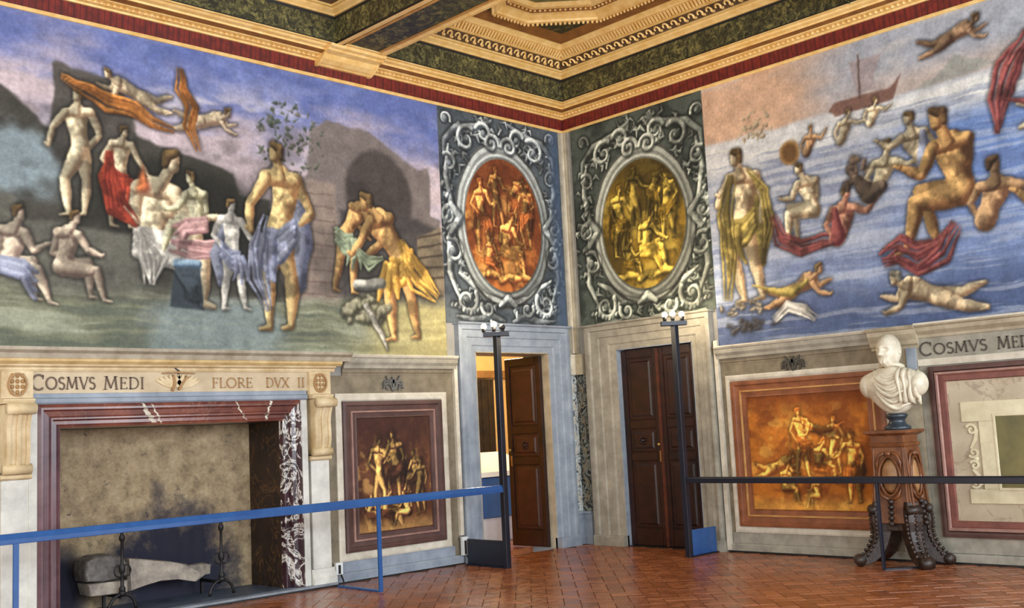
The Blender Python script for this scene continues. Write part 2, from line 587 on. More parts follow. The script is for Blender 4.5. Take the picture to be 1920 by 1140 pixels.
def coffer(x0, x1, y0, y1, full):
    def sweep(prof, name, mat):
        m = MB()
        m.rings([rect(x0, x1, y0, y1, i, z) for i, z in prof])
        return m.build(name, mat, ceiling)
    sweep([(0, ZB + 0.012), (0, 6.375)], 'coffer_fascia', GREEN)
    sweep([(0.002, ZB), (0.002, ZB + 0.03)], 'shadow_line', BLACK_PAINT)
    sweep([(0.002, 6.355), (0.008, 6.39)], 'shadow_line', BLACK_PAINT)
    sweep([(0.0, 6.385), (0.03, 6.385), (0.04, 6.40), (0.085, 6.425), (0.10, 6.44), (0.13, 6.442), (0.13, 6.465)], 'gilt_molding', GILT)
    sweep([(0.13, 6.465), (0.22, 6.555)], 'wave_band', WAVE_DARK)
    sweep([(0.215, 6.553), (0.25, 6.558), (0.25, 6.578)], 'gilt_molding', GILT)
    sweep([(0.25, 6.578), (0.31, 6.64)], 'dentil_band', GILT_DEEP)
    sweep([(0.305, 6.636), (0.345, 6.645), (0.36, 6.66), (0.40, 6.685), (0.42, 6.69)], 'gilt_molding', GILT)
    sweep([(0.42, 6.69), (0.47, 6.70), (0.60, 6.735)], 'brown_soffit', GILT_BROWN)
    # dentils, far too small to pick apart
    m = MB()
    for (ax, s0, s1) in (('x', x0 + 0.28, x1 - 0.28), ('y', y0 + 0.28, y1 - 0.28)):
        n = int((s1 - s0) / 0.05)
        for k in range(n):
            c = s0 + (k + 0.5) * (s1 - s0) / n
            if ax == 'x':
                for sg, yy in ((-1, y1),):
                    m.hexa([(c - .015, yy - .255, 6.57), (c + .015, yy - .255, 6.57), (c + .015, yy - .27, 6.57), (c - .015, yy - .27, 6.57)],
                           [(c - .015, yy - .30, 6.64), (c + .015, yy - .30, 6.64), (c + .015, yy - .335, 6.635), (c - .015, yy - .335, 6.635)])
            else:
                m.hexa([(x1 - .255, c - .015, 6.57), (x1 - .255, c + .015, 6.57), (x1 - .27, c + .015, 6.57), (x1 - .27, c - .015, 6.57)],
                       [(x1 - .30, c - .015, 6.64), (x1 - .30, c + .015, 6.64), (x1 - .335, c + .015, 6.635), (x1 - .335, c - .015, 6.635)])
    m.build('dentil_row', GILT, ceiling)['kind'] = 'stuff'
    if not full:
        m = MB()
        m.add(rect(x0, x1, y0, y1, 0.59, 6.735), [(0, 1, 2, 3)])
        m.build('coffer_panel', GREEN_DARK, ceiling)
        return
    # running wave ornament, each scroll a piece
    def curl():
        pts = [(-0.064, -0.034), (-0.035, -0.03)]
        for k in range(8):
            a = math.radians(215 - k * 36)
            r = 0.046 * (1 - 0.075 * k)
            pts.append((0.012 + r * math.cos(a), 0.004 + r * math.sin(a)))
        return pts
    cp = curl()
    for ax in ('x', 'y'):
        me = None
        s0, s1 = (x0 + 0.2, x1 - 0.2) if ax == 'x' else (y0 + 0.2, y1 - 0.2)
        n = int((s1 - s0) / 0.128)
        for k in range(n):
            c = s0 + (k + 0.5) * (s1 - s0) / n
            if me is None:
                m = MB()
                wd = [0.036] * 4 + [0.026] * (len(cp) - 4)
                nrm = Vector((0, -0.7071, -0.7071)) if ax == 'x' else Vector((-0.7071, 0, -0.7071))
                ua = Vector((1, 0, 0)) if ax == 'x' else Vector((0, 1, 0))
                ub = Vector((0, -0.7071, 0.7071)) if ax == 'x' else Vector((-0.7071, 0, 0.7071))
                fl = -1 if ax == 'x' else 1
                pts = [ua * (fl * a) + ub * b + nrm * 0.006 for a, b in cp]
                m.tube(pts, [w / 2 for w in wd], 4)
                ob = m.build('wave_scroll', GILT, ceiling)
                me = ob.data
            else:
                ob = bpy.data.objects.new('wave_scroll', me)
                COL.objects.link(ob)
                ob.parent = ceiling
            ob.location = (c, y1 - 0.178, 6.508) if ax == 'x' else (x1 - 0.178, c, 6.508)
    # octagonal frame in the middle
    m = MB()
    ch = 0.66

    def octa(i, z):
        a0, a1, b0, b1 = x0 + 0.60 + i, x1 - 0.60 - i, y0 + 0.60 + i, y1 - 0.60 - i
        c = ch - i * 0.59
        return [(a0 + c, b0, z), (a1 - c, b0, z), (a1, b0 + c, z), (a1, b1 - c, z), (a1 - c, b1, z), (a0 + c, b1, z), (a0, b1 - c, z), (a0, b0 + c, z)]
    m.rings([octa(0, 6.735), octa(0.0, 6.71), octa(0.05, 6.71), octa(0.06, 6.735), octa(0.13, 6.775), octa(0.17, 6.785)])
    m.build('octagon_frame', GILT, ceiling)
    m = MB()
    m.rings([octa(0.17, 6.785), octa(0.20, 6.82)])
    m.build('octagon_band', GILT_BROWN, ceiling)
    m = MB()
    m.rings([octa(0.20, 6.82), octa(0.26, 6.825), octa(0.30, 6.87)])
    m.build('octagon_lip', GILT, ceiling)
    m = MB()
    l1, l2 = octa(0, 6.712), octa(0.2, 6.80)
    for q in range(8):
        a, b = Vector(l1[q]), Vector(l1[(q + 1) % 8])
        c, d = Vector(l2[q]), Vector(l2[(q + 1) % 8])
        n = int((b - a).length / 0.055)
        inw = (c - a)
        for k in range(n):
            p = a.lerp(b, (k + 0.5) / n)
            m.ball((p.x, p.y, p.z - 0.012), 0.019, 0.019, 0.024, 6, 4)
        n = int((d - c).length / 0.06)
        for k in range(n):
            p = c.lerp(d, (k + 0.5) / n)
            m.ball((p.x, p.y, p.z), 0.017, 0.017, 0.014, 6, 4)
    m.build('bead_row', GILT, ceiling)['kind'] = 'stuff'
    m = MB()
    m.add(octa(0.29, 6.87), [tuple(range(8))])
    m.build('octagon_panel', GREEN_PANEL, ceiling)
    m = MB()                                       # corner spandrels between soffit and octagon
    o8 = octa(0, 6.735)
    r4 = rect(x0, x1, y0, y1, 0.60, 6.735)
    for c, (i, j) in zip(r4, ((7, 0), (1, 2), (3, 4), (5, 6))):
        m.add([c, o8[i], o8[j]], [(0, 1, 2)])
    m.build('spandrel', GREEN_DARK, ceiling)


coffer(CX0, CX1, CY0, -0.34, True)
coffer(-8.9, BX0, CY0, -0.34, False)
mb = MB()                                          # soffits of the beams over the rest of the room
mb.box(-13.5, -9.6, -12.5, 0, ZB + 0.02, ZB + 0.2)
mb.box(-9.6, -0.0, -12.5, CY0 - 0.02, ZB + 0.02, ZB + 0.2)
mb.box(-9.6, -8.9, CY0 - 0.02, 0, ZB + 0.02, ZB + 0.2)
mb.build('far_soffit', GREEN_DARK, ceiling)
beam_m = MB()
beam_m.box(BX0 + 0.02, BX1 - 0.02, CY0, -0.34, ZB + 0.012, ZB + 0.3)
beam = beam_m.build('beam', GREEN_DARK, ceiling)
for x0, s in ((BX0, 1), (BX1, -1)):
    m = MB()
    prof = [(0, ZB), (0.045, ZB), (0.055, ZB + 0.008), (0.085, ZB + 0.008), (0.10, ZB + 0.02), (0.0, ZB + 0.02)]
    m.rings([[(x0 + s * i, y, z) for i, z in prof] for y in (CY0, -0.30)], cap=True)
    m.build('gilt_edge', GILT, beam)
    m = MB()
    m.box(min(x0 + s * .1, x0 + s * .135), max(x0 + s * .1, x0 + s * .135), CY0, -0.36, ZB + 0.004, ZB + 0.02)
    m.build('edge_bead', GILT_DEEP, beam)
m = MB()
m.box(BX0 + 0.1, BX1 - 0.1, -0.42, -0.32, ZB - 0.002, ZB + 0.02)
m.build('end_band', GILT, beam)

# cornice under the ceiling on both walls
PROF = [(0.0, 5.94), (0.05, 5.94), (0.055, 5.955), (0.09, 5.965), (0.10, 5.98), (0.16, 5.985), (0.175, 6.0), (0.235, 6.015), (0.24, 6.032),
        (0.29, 6.042), (0.31, 6.06), (0.345, 6.06), (0.345, 6.075), (0.0, 6.075)]
for side, nm, lab, far in (('L', 'trim_1', 'gilded cornice with red frieze above the fireplace wall', -13.5), ('R', 'trim_2', 'gilded cornice with red frieze above the bust wall', -12.5)):
    m = MB()
    wext(m, side, far, lambda d: -d, PROF)
    tr = tag(m.build(nm, GILT), lab, None, None, 'structure')
    m = MB()
    wext(m, side, far, lambda d: -d, [(0, 5.783), (0.02, 5.783), (0.025, 5.94), (0, 5.94)])
    m.build('red_frieze', REDF, tr)
    m = MB()
    wext(m, side, far, lambda d: -d, [(0, 5.75), (0.025, 5.75), (0.035, 5.765), (0.035, 5.783), (0, 5.783)])
    m.build('gilt_fillet', GILT, tr)
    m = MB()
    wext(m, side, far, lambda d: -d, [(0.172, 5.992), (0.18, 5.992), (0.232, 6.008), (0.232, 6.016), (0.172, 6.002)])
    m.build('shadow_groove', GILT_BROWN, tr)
    m = MB()                                        # row of beads
    n = 130
    for k in range(n):
        a = -0.12 - k * 0.065
        c = W(side, a, 0.105, 5.968)
        m.ball(c, 0.022, 0.022, 0.016, 6, 4)
    m.build('bead_row', GILT, tr)['kind'] = 'stuff'
m = MB()
wext(m, 'L', -4.17, -3.46, [(0, 5.89), (0.06, 5.89), (0.075, 5.90), (0.11, 5.91), (0.17, 5.94), (0.22, 5.985), (0.30, 6.0), (0.315, 6.02), (0.36, 6.03), (0.375, 6.058), (0, 6.058)])
o = m.build('corbel', GILT, ceiling)
for e in (-4.205, -3.46):
    m = MB()
    wext(m, 'L', e, e + 0.035, [(0, 5.88), (0.07, 5.88), (0.13, 5.905), (0.20, 5.95), (0.235, 5.99), (0.31, 6.0), (0.325, 6.02), (0.37, 6.03), (0.385, 6.058), (0, 6.058)])
    m.build('corbel_cheek', GILT, o)

# ------------------------------------------------------------------ painted plaster: brushwork kept as a colour attribute on the wall skin
def vnoise(shape, cells_u, cells_v, seed, octaves=4, gain=0.55):
    r = np.random.RandomState(seed)
    H, Wd = shape
    out = np.zeros(shape)
    amp, tot = 1.0, 0.0
    for o in range(octaves):
        cu, cv = max(2, int(cells_u * 2 ** o)), max(2, int(cells_v * 2 ** o))
        g = r.rand(cv + 2, cu + 2)
        yy = np.linspace(0, cv, H)
        xx = np.linspace(0, cu, Wd)
        y0 = np.minimum(yy.astype(int), cv)
        x0 = np.minimum(xx.astype(int), cu)
        fy = (yy - y0)[:, None]
        fx = (xx - x0)[None, :]
        fy, fx = fy * fy * (3 - 2 * fy), fx * fx * (3 - 2 * fx)
        a = g[y0][:, x0] * (1 - fx) + g[y0][:, x0 + 1] * fx
        b = g[y0 + 1][:, x0] * (1 - fx) + g[y0 + 1][:, x0 + 1] * fx
        out += amp * (a * (1 - fy) + b * fy)
        tot += amp
        amp *= gain
    return out / tot


def sstep(x, a, b):
    t = np.clip((x - a) / (b - a), 0, 1)
    return t * t * (3 - 2 * t)


class Canvas:
    """a in metres along the wall growing towards the viewer's right, z up; colours 0-255"""

    def __init__(self, w, z0, z1, res, base=(128, 128, 128)):
        self.w, self.z0, self.z1 = w, z0, z1
        self.nu, self.nv = int(w * res), int((z1 - z0) * res)
        self.U, self.Z = np.meshgrid(np.linspace(0, w, self.nu), np.linspace(z0, z1, self.nv))
        self.C = np.zeros((self.nv, self.nu, 3)) + np.array(base, float)
        self.res = res
        self.M = None

    def sub(self, u0, u1, z0, z1):
        r = self.res
        i0, i1 = max(0, int(u0 * r) - 2), min(self.nu, int(u1 * r) + 3)
        j0, j1 = max(0, int((z0 - self.z0) * r) - 2), min(self.nv, int((z1 - self.z0) * r) + 3)
        return slice(j0, max(j0, j1)), slice(i0, max(i0, i1))

    def blend(self, sl, mask, col):
        c = self.C[sl]
        m = mask[..., None]
        self.C[sl] = c * (1 - m) + np.asarray(col, float) * m

    def noise(self, cu, cv, seed, oct=4):
        return vnoise((self.nv, self.nu), cu, cv, seed, oct)

    def wash(self, mask, col, amt=1.0):
        self.blend((slice(None), slice(None)), np.clip(mask, 0, 1) * amt, col)

    def cap(self, p, q, r0, r1, L, D, soft=0.02, light=(-0.5, 0.55, 0.67)):
        self.path([p, q], [r0, r1], L, D, soft, light)

    def path(self, pts, rs, L, D, soft=0.016, light=(-0.55, 0.55, 0.63)):
        if not isinstance(rs, (list, tuple)):
            rs = [rs] * len(pts)
        rm = max(rs) + soft
        us, zs = [p[0] for p in pts], [p[1] for p in pts]
        sl = self.sub(min(us) - rm, max(us) + rm, min(zs) - rm, max(zs) + rm)
        U, Z = self.U[sl], self.Z[sl]
        if U.size == 0:
            return
        best = np.full(U.shape, 1e9)
        NX = np.zeros(U.shape)
        NZ = np.zeros(U.shape)
        for i in range(len(pts) - 1):
            p, q = pts[i], pts[i + 1]
            dx, dz = q[0] - p[0], q[1] - p[1]
            t = np.clip(((U - p[0]) * dx + (Z - p[1]) * dz) / (dx * dx + dz * dz + 1e-9), 0, 1)
            r = np.maximum(rs[i] + (rs[i + 1] - rs[i]) * t, 1e-4)
            nx, nz = (U - p[0] - t * dx), (Z - p[1] - t * dz)
            d = np.sqrt(nx * nx + nz * nz)
            e = d - r
            k = e < best
            best = np.where(k, e, best)
            NX = np.where(k, nx / r, NX)
            NZ = np.where(k, nz / r, NZ)
        dd = np.clip(NX * NX + NZ * NZ, 0, 1)
        sh = np.clip(NX * light[0] + NZ * light[1] + np.sqrt(1 - dd) * light[2], 0, 1)
        sh = sstep(sh, 0.12, 0.92)[..., None]
        col = np.asarray(D, float) * (1 - sh) + np.asarray(L, float) * sh
        m = 1 - sstep(best, -soft, soft * 0.4)
        self.blend(sl, m, col)
        if self.M is not None:
            self.M[sl] = np.maximum(self.M[sl], m)

    def finish(self, warp, seed, contour=0.5, texture=0.35):
        """brush handling: contours, broken modelling and a hand's unsteadiness"""
        if self.M is not None:
            k = max(1, int(0.035 * self.res))
            b = self.M.copy()
            for ax in (0, 1):
                acc = np.zeros_like(b)
                for o in range(-k, k + 1):
                    acc += np.roll(b, o, ax)
                b = acc / (2 * k + 1)
            edge = np.clip(b * 2.2, 0, 1) * (1 - self.M)
            self.C *= (1 - contour * edge)[..., None]
            n = self.noise(self.w * 7, (self.z1 - self.z0) * 7, seed + 5, 4)
            f = 1 + texture * self.M * (sstep(n, .36, .64) - .55) * 1.5
            self.C *= f[..., None]
        # unsteady hand: shift every point a little
        r = self.res
        cu, cz = self.w, self.z1 - self.z0
        du = (self.noise(cu * 3, cz * 3, seed + 1, 4) - .5) * 2 * warp * r
        dv = (self.noise(cu * 3, cz * 3, seed + 2, 4) - .5) * 2 * warp * r
        jj, ii = np.meshgrid(np.arange(self.nv), np.arange(self.nu), indexing='ij')
        x = np.clip(ii + du, 0, self.nu - 1.001)
        y = np.clip(jj + dv, 0, self.nv - 1.001)
        x0, y0 = x.astype(int), y.astype(int)
        x1, y1 = np.minimum(x0 + 1, self.nu - 1), np.minimum(y0 + 1, self.nv - 1)
        fx, fy = (x - x0)[..., None], (y - y0)[..., None]
        C = self.C
        self.C = (C[y0, x0] * (1 - fx) + C[y0, x1] * fx) * (1 - fy) + (C[y1, x0] * (1 - fx) + C[y1, x1] * fx) * fy
        n = self.noise(cu * 9, cz * 9, seed + 3, 4)
        self.C *= (0.86 + 0.28 * n)[..., None]

    def ell(self, c, ru, rz, col, soft=0.15, amt=1.0):
        k = 1 + soft
        sl = self.sub(c[0] - ru * k, c[0] + ru * k, c[1] - rz * k, c[1] + rz * k)
        U, Z = self.U[sl], self.Z[sl]
        d = np.sqrt(((U - c[0]) / ru) ** 2 + ((Z - c[1]) / rz) ** 2)
        self.blend(sl, amt * (1 - sstep(d, 1 - soft, 1 + soft)), col)

    def poly(self, pts, col, soft=0.03, amt=1.0, rough=0.0, seed=1):
        us, zs = [p[0] for p in pts], [p[1] for p in pts]
        sl = self.sub(min(us) - soft, max(us) + soft, min(zs) - soft, max(zs) + soft)
        U, Z = self.U[sl], self.Z[sl]
        if U.size == 0:
            return
        if rough:
            U = U + (vnoise(U.shape, 8, 8, seed) - 0.5) * rough
            Z = Z + (vnoise(U.shape, 8, 8, seed + 7) - 0.5) * rough
        ins = np.zeros(U.shape, bool)
        dist = np.full(U.shape, 9.0)
        n = len(pts)
        for i in range(n):
            (x0, y0), (x1, y1) = pts[i], pts[(i + 1) % n]
            cond = (y0 > Z) != (y1 > Z)
            xi = x0 + (Z - y0) * (x1 - x0) / ((y1 - y0) if abs(y1 - y0) > 1e-9 else 1e-9)
            ins ^= cond & (U < xi)
            dx, dy = x1 - x0, y1 - y0
            t = np.clip(((U - x0) * dx + (Z - y0) * dy) / (dx * dx + dy * dy + 1e-9), 0, 1)
            dist = np.minimum(dist, np.hypot(U - x0 - t * dx, Z - y0 - t * dy))
        s = np.where(ins, dist, -dist)
        self.blend(sl, amt * sstep(s, -soft / 2, soft / 2), col)

    def drape(self, top, bot, width, L, D, n=5, seed=0):
        r = random.Random(seed)
        for k in range(n):
            f = (k + 0.5) / n - 0.5
            p = (top[0] + f * width * 0.7, top[1])
            q = (bot[0] + f * width * 1.3 + r.uniform(-.02, .02), bot[1] + r.uniform(-.03, .03))
            self.cap(p, q, width / n * 0.7, width / n * 0.95, L, D, 0.015)

    def build(self, name, side, start, d, parent=None):
        # start: wall coordinate of the canvas's edge on the viewer's left
        U = (start + self.U) if side == 'L' else (start - self.U)
        n = self.nu * self.nv
        co = np.zeros((n, 3), np.float32)
        if side == 'L':
            co[:, 0], co[:, 1] = U.ravel(), -d
        else:
            co[:, 0], co[:, 1] = -d, U.ravel()
        co[:, 2] = self.Z.ravel()
        idx = np.arange(n).reshape(self.nv, self.nu)
        q = np.stack([idx[:-1, :-1], idx[:-1, 1:], idx[1:, 1:], idx[1:, :-1]], -1).reshape(-1, 4)
        # a painted skin with a real edge: rim back to the wall
        rim = np.concatenate([idx[0, :], idx[1:, -1], idx[-1, -2::-1], idx[-2:0:-1, 0]])
        back = co[rim].copy()
        if side == 'L':
            back[:, 1] = -.001
        else:
            back[:, 0] = -.001
        m = len(rim)
        co = np.concatenate([co, back])
        bi = np.arange(n, n + m)
        rq = np.stack([rim, bi, np.roll(bi, -1), np.roll(rim, -1)], -1)
        q = np.concatenate([q, rq])
        me = bpy.data.meshes.new(name)
        me.vertices.add(len(co))
        me.vertices.foreach_set('co', co.ravel())
        me.loops.add(q.size)
        me.loops.foreach_set('vertex_index', q.ravel().astype(np.int32))
        me.polygons.add(len(q))
        me.polygons.foreach_set('loop_start', np.arange(0, q.size, 4, dtype=np.int32))
        try:
            me.polygons.foreach_set('loop_total', np.full(len(q), 4, dtype=np.int32))
        except Exception:
            pass
        me.update()
        me.validate()
        at = me.color_attributes.new('paint', 'FLOAT_COLOR', 'POINT')
        c = lin(np.clip(self.C, 0, 255)).reshape(-1, 3)
        c = np.concatenate([c, c[rim]])
        buf = np.ones((len(co), 4), np.float32)
        buf[:, :3] = c
        at.data.foreach_set('color', buf.ravel())
        me.materials.append(PAINT)
        o = bpy.data.objects.new(name, me)
        COL.objects.link(o)
        if parent is not None:
            o.parent = parent
            off = parent_loc(parent)
            me.transform(Matrix.Translation(-off))
        return o


PALE = ((238, 224, 186), (136, 112, 86))
OCHRE = ((214, 174, 112), (112, 76, 48))
TAN = ((186, 150, 108), (92, 64, 46))
HAIR = ((120, 96, 60), (54, 40, 28))


def figure(cv, x, z, h, pose, skin=PALE, cloth=None, flip=1, seed=0, hair=HAIR):
    """an anonymous figure laid in with a few brushed masses"""
    r = random.Random(seed)
    L, D = skin
    H1 = [min(255, c * 1.06) for c in L]

    def P(a, b):
        return (x + flip * a * h, z + b * h)
    j = lambda s: r.uniform(-s, s)
    sw = r.choice((-1, 1))
    if pose == 'stand':
        hip, chest, head = P(sw * .015, .53), P(-sw * .015 + j(.02), .755), P(.01 + j(.03), .915)
        k1, f1, k2, f2 = P(-.055 + j(.015), .29), P(-.07 + j(.03), .03), P(.085 + j(.02), .29), P(.07 + j(.05), .02)
        sh1, sh2 = P(-.095, .80 + j(.015)), P(.10, .79 + j(.015))
        e1, h1 = P(-.16 + j(.03), .64), P(-.06 + j(.06), .53 + j(.06))
        e2, h2 = P(.18 + j(.02), .65), P(.24 + j(.06), .60 + j(.12))
    elif pose == 'sit':
        hip, chest, head = P(0, .27), P(.05 + j(.03), .49), P(.09 + j(.03), .65)
        k1, f1, k2, f2 = P(.20 + j(.02), .32), P(.17 + j(.04), .05), P(.24 + j(.02), .26), P(.30 + j(.05), .02)
        sh1, sh2 = P(-.05, .53), P(.12, .52)
        e1, h1 = P(-.06 + j(.04), .38), P(.10, .33)
        e2, h2 = P(.19, .40), P(.29 + j(.03), .40 + j(.07))
    elif pose == 'bend':
        hip, chest, head = P(0, .50), P(.14, .68), P(.26, .79)
        k1, f1, k2, f2 = P(-.05, .28), P(-.12, .03), P(.10, .28), P(.07, .01)
        sh1, sh2 = P(.08, .74), P(.22, .70)
        e1, h1 = P(.16, .57), P(.28, .48)
        e2, h2 = P(.30, .57), P(.37, .49)
    elif pose == 'float':
        hip, chest, head = P(-.05, .10), P(.14, .18), P(.29, .26)
        k1, f1, k2, f2 = P(-.22, .10), P(-.38, .16), P(-.20, .01), P(-.38, -.02)
        sh1, sh2 = P(.18, .24), P(.21, .14)
        e1, h1 = P(.28, .12), P(.40, .16)
        e2, h2 = P(.26, .06), P(.38, .03)
    else:                                   # 'swim': the upper body out of the water
        hip, chest, head = P(-.06, .02), P(.03, .21), P(.06 + j(.04), .38)
        k1 = f1 = k2 = f2 = None
        sh1, sh2 = P(-.07, .26), P(.13, .25)
        e1, h1 = P(-.15, .15), P(-.10, .03)
        e2, h2 = P(.23, .20), P(.33, .25 + j(.08))
    u = h
    mid = lambda a, b, t=.5: (a[0] * (1 - t) + b[0] * t, a[1] * (1 - t) + b[1] * t)
    LB = [c * .84 for c in L]
    if cloth and pose == 'stand':          # cloth hanging behind
        b0 = (chest[0] - flip * .08 * u, chest[1] - .02 * u)
        cv.path([b0, (hip[0] - flip * .13 * u, hip[1] - .05 * u), (hip[0] - flip * .10 * u, hip[1] - .28 * u)], [.05 * u, .075 * u, .05 * u], [c * .75 for c in cloth[0]], [c * .8 for c in cloth[1]])
    cv.path([sh1, mid(sh1, e1), e1, mid(e1, h1, .4), h1], [.036 * u, .035 * u, .027 * u, .029 * u, .018 * u], LB, D)
    if k1:
        cv.path([hip, mid(hip, k1, .4), k1, mid(k1, f1, .35), f1], [.07 * u, .066 * u, .042 * u, .042 * u, .022 * u], LB, D)
        cv.path([f1, (f1[0] + flip * .055 * u, f1[1] - .012 * u)], [.02 * u, .012 * u], LB, D)
    waist = mid(hip, chest, .42)
    cv.path([hip, waist, chest, mid(sh1, sh2)], [.078 * u, .068 * u, .092 * u, .075 * u], L, D)
    cv.path([sh1, mid(sh1, sh2), sh2], [.042 * u, .05 * u, .042 * u], L, D)
    # broken lights on the trunk
    for t, o in ((.75, -.035), (.75, .035), (.45, -.015), (.2, .02)):
        c0 = mid(hip, chest, t)
        cv.path([(c0[0] + o * u, c0[1]), (c0[0] + o * u * .6, c0[1] + .03 * u)], [.026 * u, .02 * u], H1, [(a_ + b_) / 2 for a_, b_ in zip(L, D)], .03)
    cv.path([mid(sh1, sh2), head], [.034 * u, .032 * u], [c * .92 for c in L], D)
    if k2:
        cv.path([hip, mid(hip, k2, .4), k2, mid(k2, f2, .35), f2], [.072 * u, .07 * u, .044 * u, .044 * u, .022 * u], L, D)
        cv.path([f2, (f2[0] + flip * .06 * u, f2[1] - .012 * u)], [.02 * u, .012 * u], L, D)
    if cloth:
        cl, cd_ = cloth
        cm = [(a_ * .7 + b_ * .3) for a_, b_ in zip(cl, cd_)]
        if pose in ('stand', 'bend'):
            s1 = (hip[0] - flip * .085 * u, hip[1] + .05 * u)
            s2 = (hip[0] + flip * .08 * u, hip[1] - .01 * u)
            for q in range(4):
                o = q * .035 * u
                cv.path([(s1[0], s1[1] - o), (hip[0], hip[1] - o * 1.3 - .02 * u), (s2[0], s2[1] - o * 1.6)], [.022 * u, .03 * u, .022 * u], cl if q % 2 else cm, cd_)
            for q in range(3):
                o = (q - 1) * .035 * u
                cv.path([(s2[0] + o, s2[1] - .04 * u), (s2[0] + o * 1.5 + flip * .02 * u, s2[1] - .16 * u), (s2[0] + o * 2 + j(.03) * u, s2[1] - .27 * u + j(.03) * u)], [.03 * u, .032 * u, .014 * u], cl if q % 2 else cm, cd_)
        elif pose == 'sit':
            for q in range(4):
                o = q * .03 * u
                cv.path([(hip[0] - flip * .06 * u, hip[1] + .05 * u - o), (mid(hip, k2)[0], mid(hip, k2)[1] + .03 * u - o * 1.1), (k2[0] - flip * (.01 * u + o * .4), k2[1] - .02 * u - o * 2.2)], [.03 * u, .036 * u, .02 * u], cl if q % 2 else cm, cd_)
        elif pose == 'float':
            cv.path([chest, hip, (k1[0], k1[1] + .02 * u), (f1[0] - flip * .12 * u, f1[1] + .08 * u)], [.03 * u, .06 * u, .04 * u, .012 * u], cl, cd_)
        else:
            cv.path([(chest[0] - flip * .08 * u, chest[1] + .05 * u), hip], [.03 * u, .07 * u], cl, cd_)
    cv.path([sh2, mid(sh2, e2), e2, mid(e2, h2, .4), h2], [.038 * u, .037 * u, .028 * u, .03 * u, .018 * u], L, D)
    cv.path([(h2[0], h2[1]), (h2[0] + flip * .02 * u, h2[1] + .012 * u)], [.02 * u, .014 * u], L, D)
    cv.path([(head[0] + flip * .008 * u, head[1] - .01 * u), (head[0], head[1] + .03 * u)], [.032 * u, .042 * u], L, D)
    cv.path([(head[0] - flip * .034 * u, head[1] + .0 * u), (head[0] - flip * .025 * u, head[1] + .045 * u), (head[0] + flip * .02 * u, head[1] + .062 * u)], [.02 * u, .032 * u, .022 * u], hair[0], hair[1])


def folds(cv, pts, width, cloth, n=5, seed=0, taper=True):
    """cloth blown along a line: several folds side by side, each wandering a little"""
    r = random.Random(seed)
    L, D = cloth
    m = len(pts)
    nor = []
    for i in range(m):
        a, b = pts[max(i - 1, 0)], pts[min(i + 1, m - 1)]
        dx, dz = b[0] - a[0], b[1] - a[1]
        l = math.hypot(dx, dz) or 1
        nor.append((-dz / l, dx / l))
    order = list(range(n))
    r.shuffle(order)
    for k in order:
        f = (k + .5) / n - .5
        ph = r.uniform(0, 6)
        q, rs = [], []
        for i, (p, nn) in enumerate(zip(pts, nor)):
            t = i / (m - 1)
            wd = width * (math.sin(math.pi * min(1, max(0, t * .9 + .06))) ** .6 if taper else 1)
            o = f * wd + .12 * width * math.sin(ph + t * 5)
            q.append((p[0] + nn[0] * o, p[1] + nn[1] * o))
            rs.append(max(.008, wd / n * r.uniform(.6, 1.0)))
        s_ = r.uniform(.72, 1.08)
        cv.path(q, rs, [min(255, c * s_) for c in L], D)


def rock(cv, c, ru, rz, L, D, seed, n=14):
    r = random.Random(seed)
    for k in range(n):
        a = r.uniform(0, 6.28)
        f = math.sqrt(r.random())
        p = (c[0] + ru * f * math.cos(a), c[1] + rz * f * math.sin(a))
        s = r.uniform(.2, .4) * min(ru, rz)
        cv.cap(p, (p[0] + r.uniform(-.1, .1), p[1] + r.uniform(-.03, .08)), s, s * .7, L, D, 0.03)


def leaves(cv, c, ru, rz, cols, seed, n=90, s=0.035):
    r = random.Random(seed)
    for k in range(n):
        a = r.uniform(0, 6.28)
        f = math.sqrt(r.random())
        p = (c[0] + ru * f * math.cos(a), c[1] + rz * f * math.sin(a))
        q = (p[0] + r.uniform(-s, s) * 2, p[1] + r.uniform(-s, s) * 2)
        col = r.choice(cols)
        cv.cap(p, q, s * r.uniform(.4, .9), s * .2, col, [x * .6 for x in col], 0.015)


RES = 92
# ---- fresco over the fireplace: anonymous figures at work before ruins under an evening sky.  u = x + 8.3
cv = Canvas(5.95, 2.52, 5.76, RES)
U, Z = cv.U, cv.Z
n1, n2, n3 = cv.noise(5, 9, 1, 5), cv.noise(14, 10, 2, 4), cv.noise(6, 40, 3, 4)
sky = sstep(Z + (n1 - .5) * 1.6 + (U - 3.0) * 0.03, 4.55, 5.5)
cv.wash(np.ones_like(U), (204, 186, 190))
cv.wash(sky, (100, 114, 172))
cv.wash(sstep(n1, .5, .66) * sstep(Z, 4.3, 4.9) * (1 - sstep(Z, 5.1, 5.7)), (214, 204, 210), .85)
cv.wash(sstep(cv.noise(9, 16, 8, 5), .55, .7) * sstep(Z, 4.8, 5.3), (124, 136, 186), .6)
dk = (72, 69, 62)
cv.poly([(0, 4.85), (0.62, 5.0), (1.0, 4.70), (1.12, 4.62), (1.12, 5.32), (1.75, 5.22), (1.9, 4.95), (1.95, 4.72), (3.05, 4.45), (3.1, 4.25), (3.45, 4.2), (3.6, 3.5), (3.7, 2.9), (0, 2.9)], dk, .05, 1, .10, 5)
cv.poly([(1.12, 4.5), (1.12, 5.32), (1.75, 5.22), (1.9, 4.95), (1.92, 4.5)], (92, 86, 80), .06, .8, .06, 6)
cv.wash((1 - sstep(np.hypot((U - .75) / .55, (Z - 4.3) / .42) + (n2 - .5), .5, 1.1)), (150, 168, 176), .8)
cv.wash((1 - sstep(np.hypot((U - 2.5) / 1.15, (Z - 3.95) / .62) + (n2 - .5) * .5, .6, 1.1)), (36, 36, 30), .9)
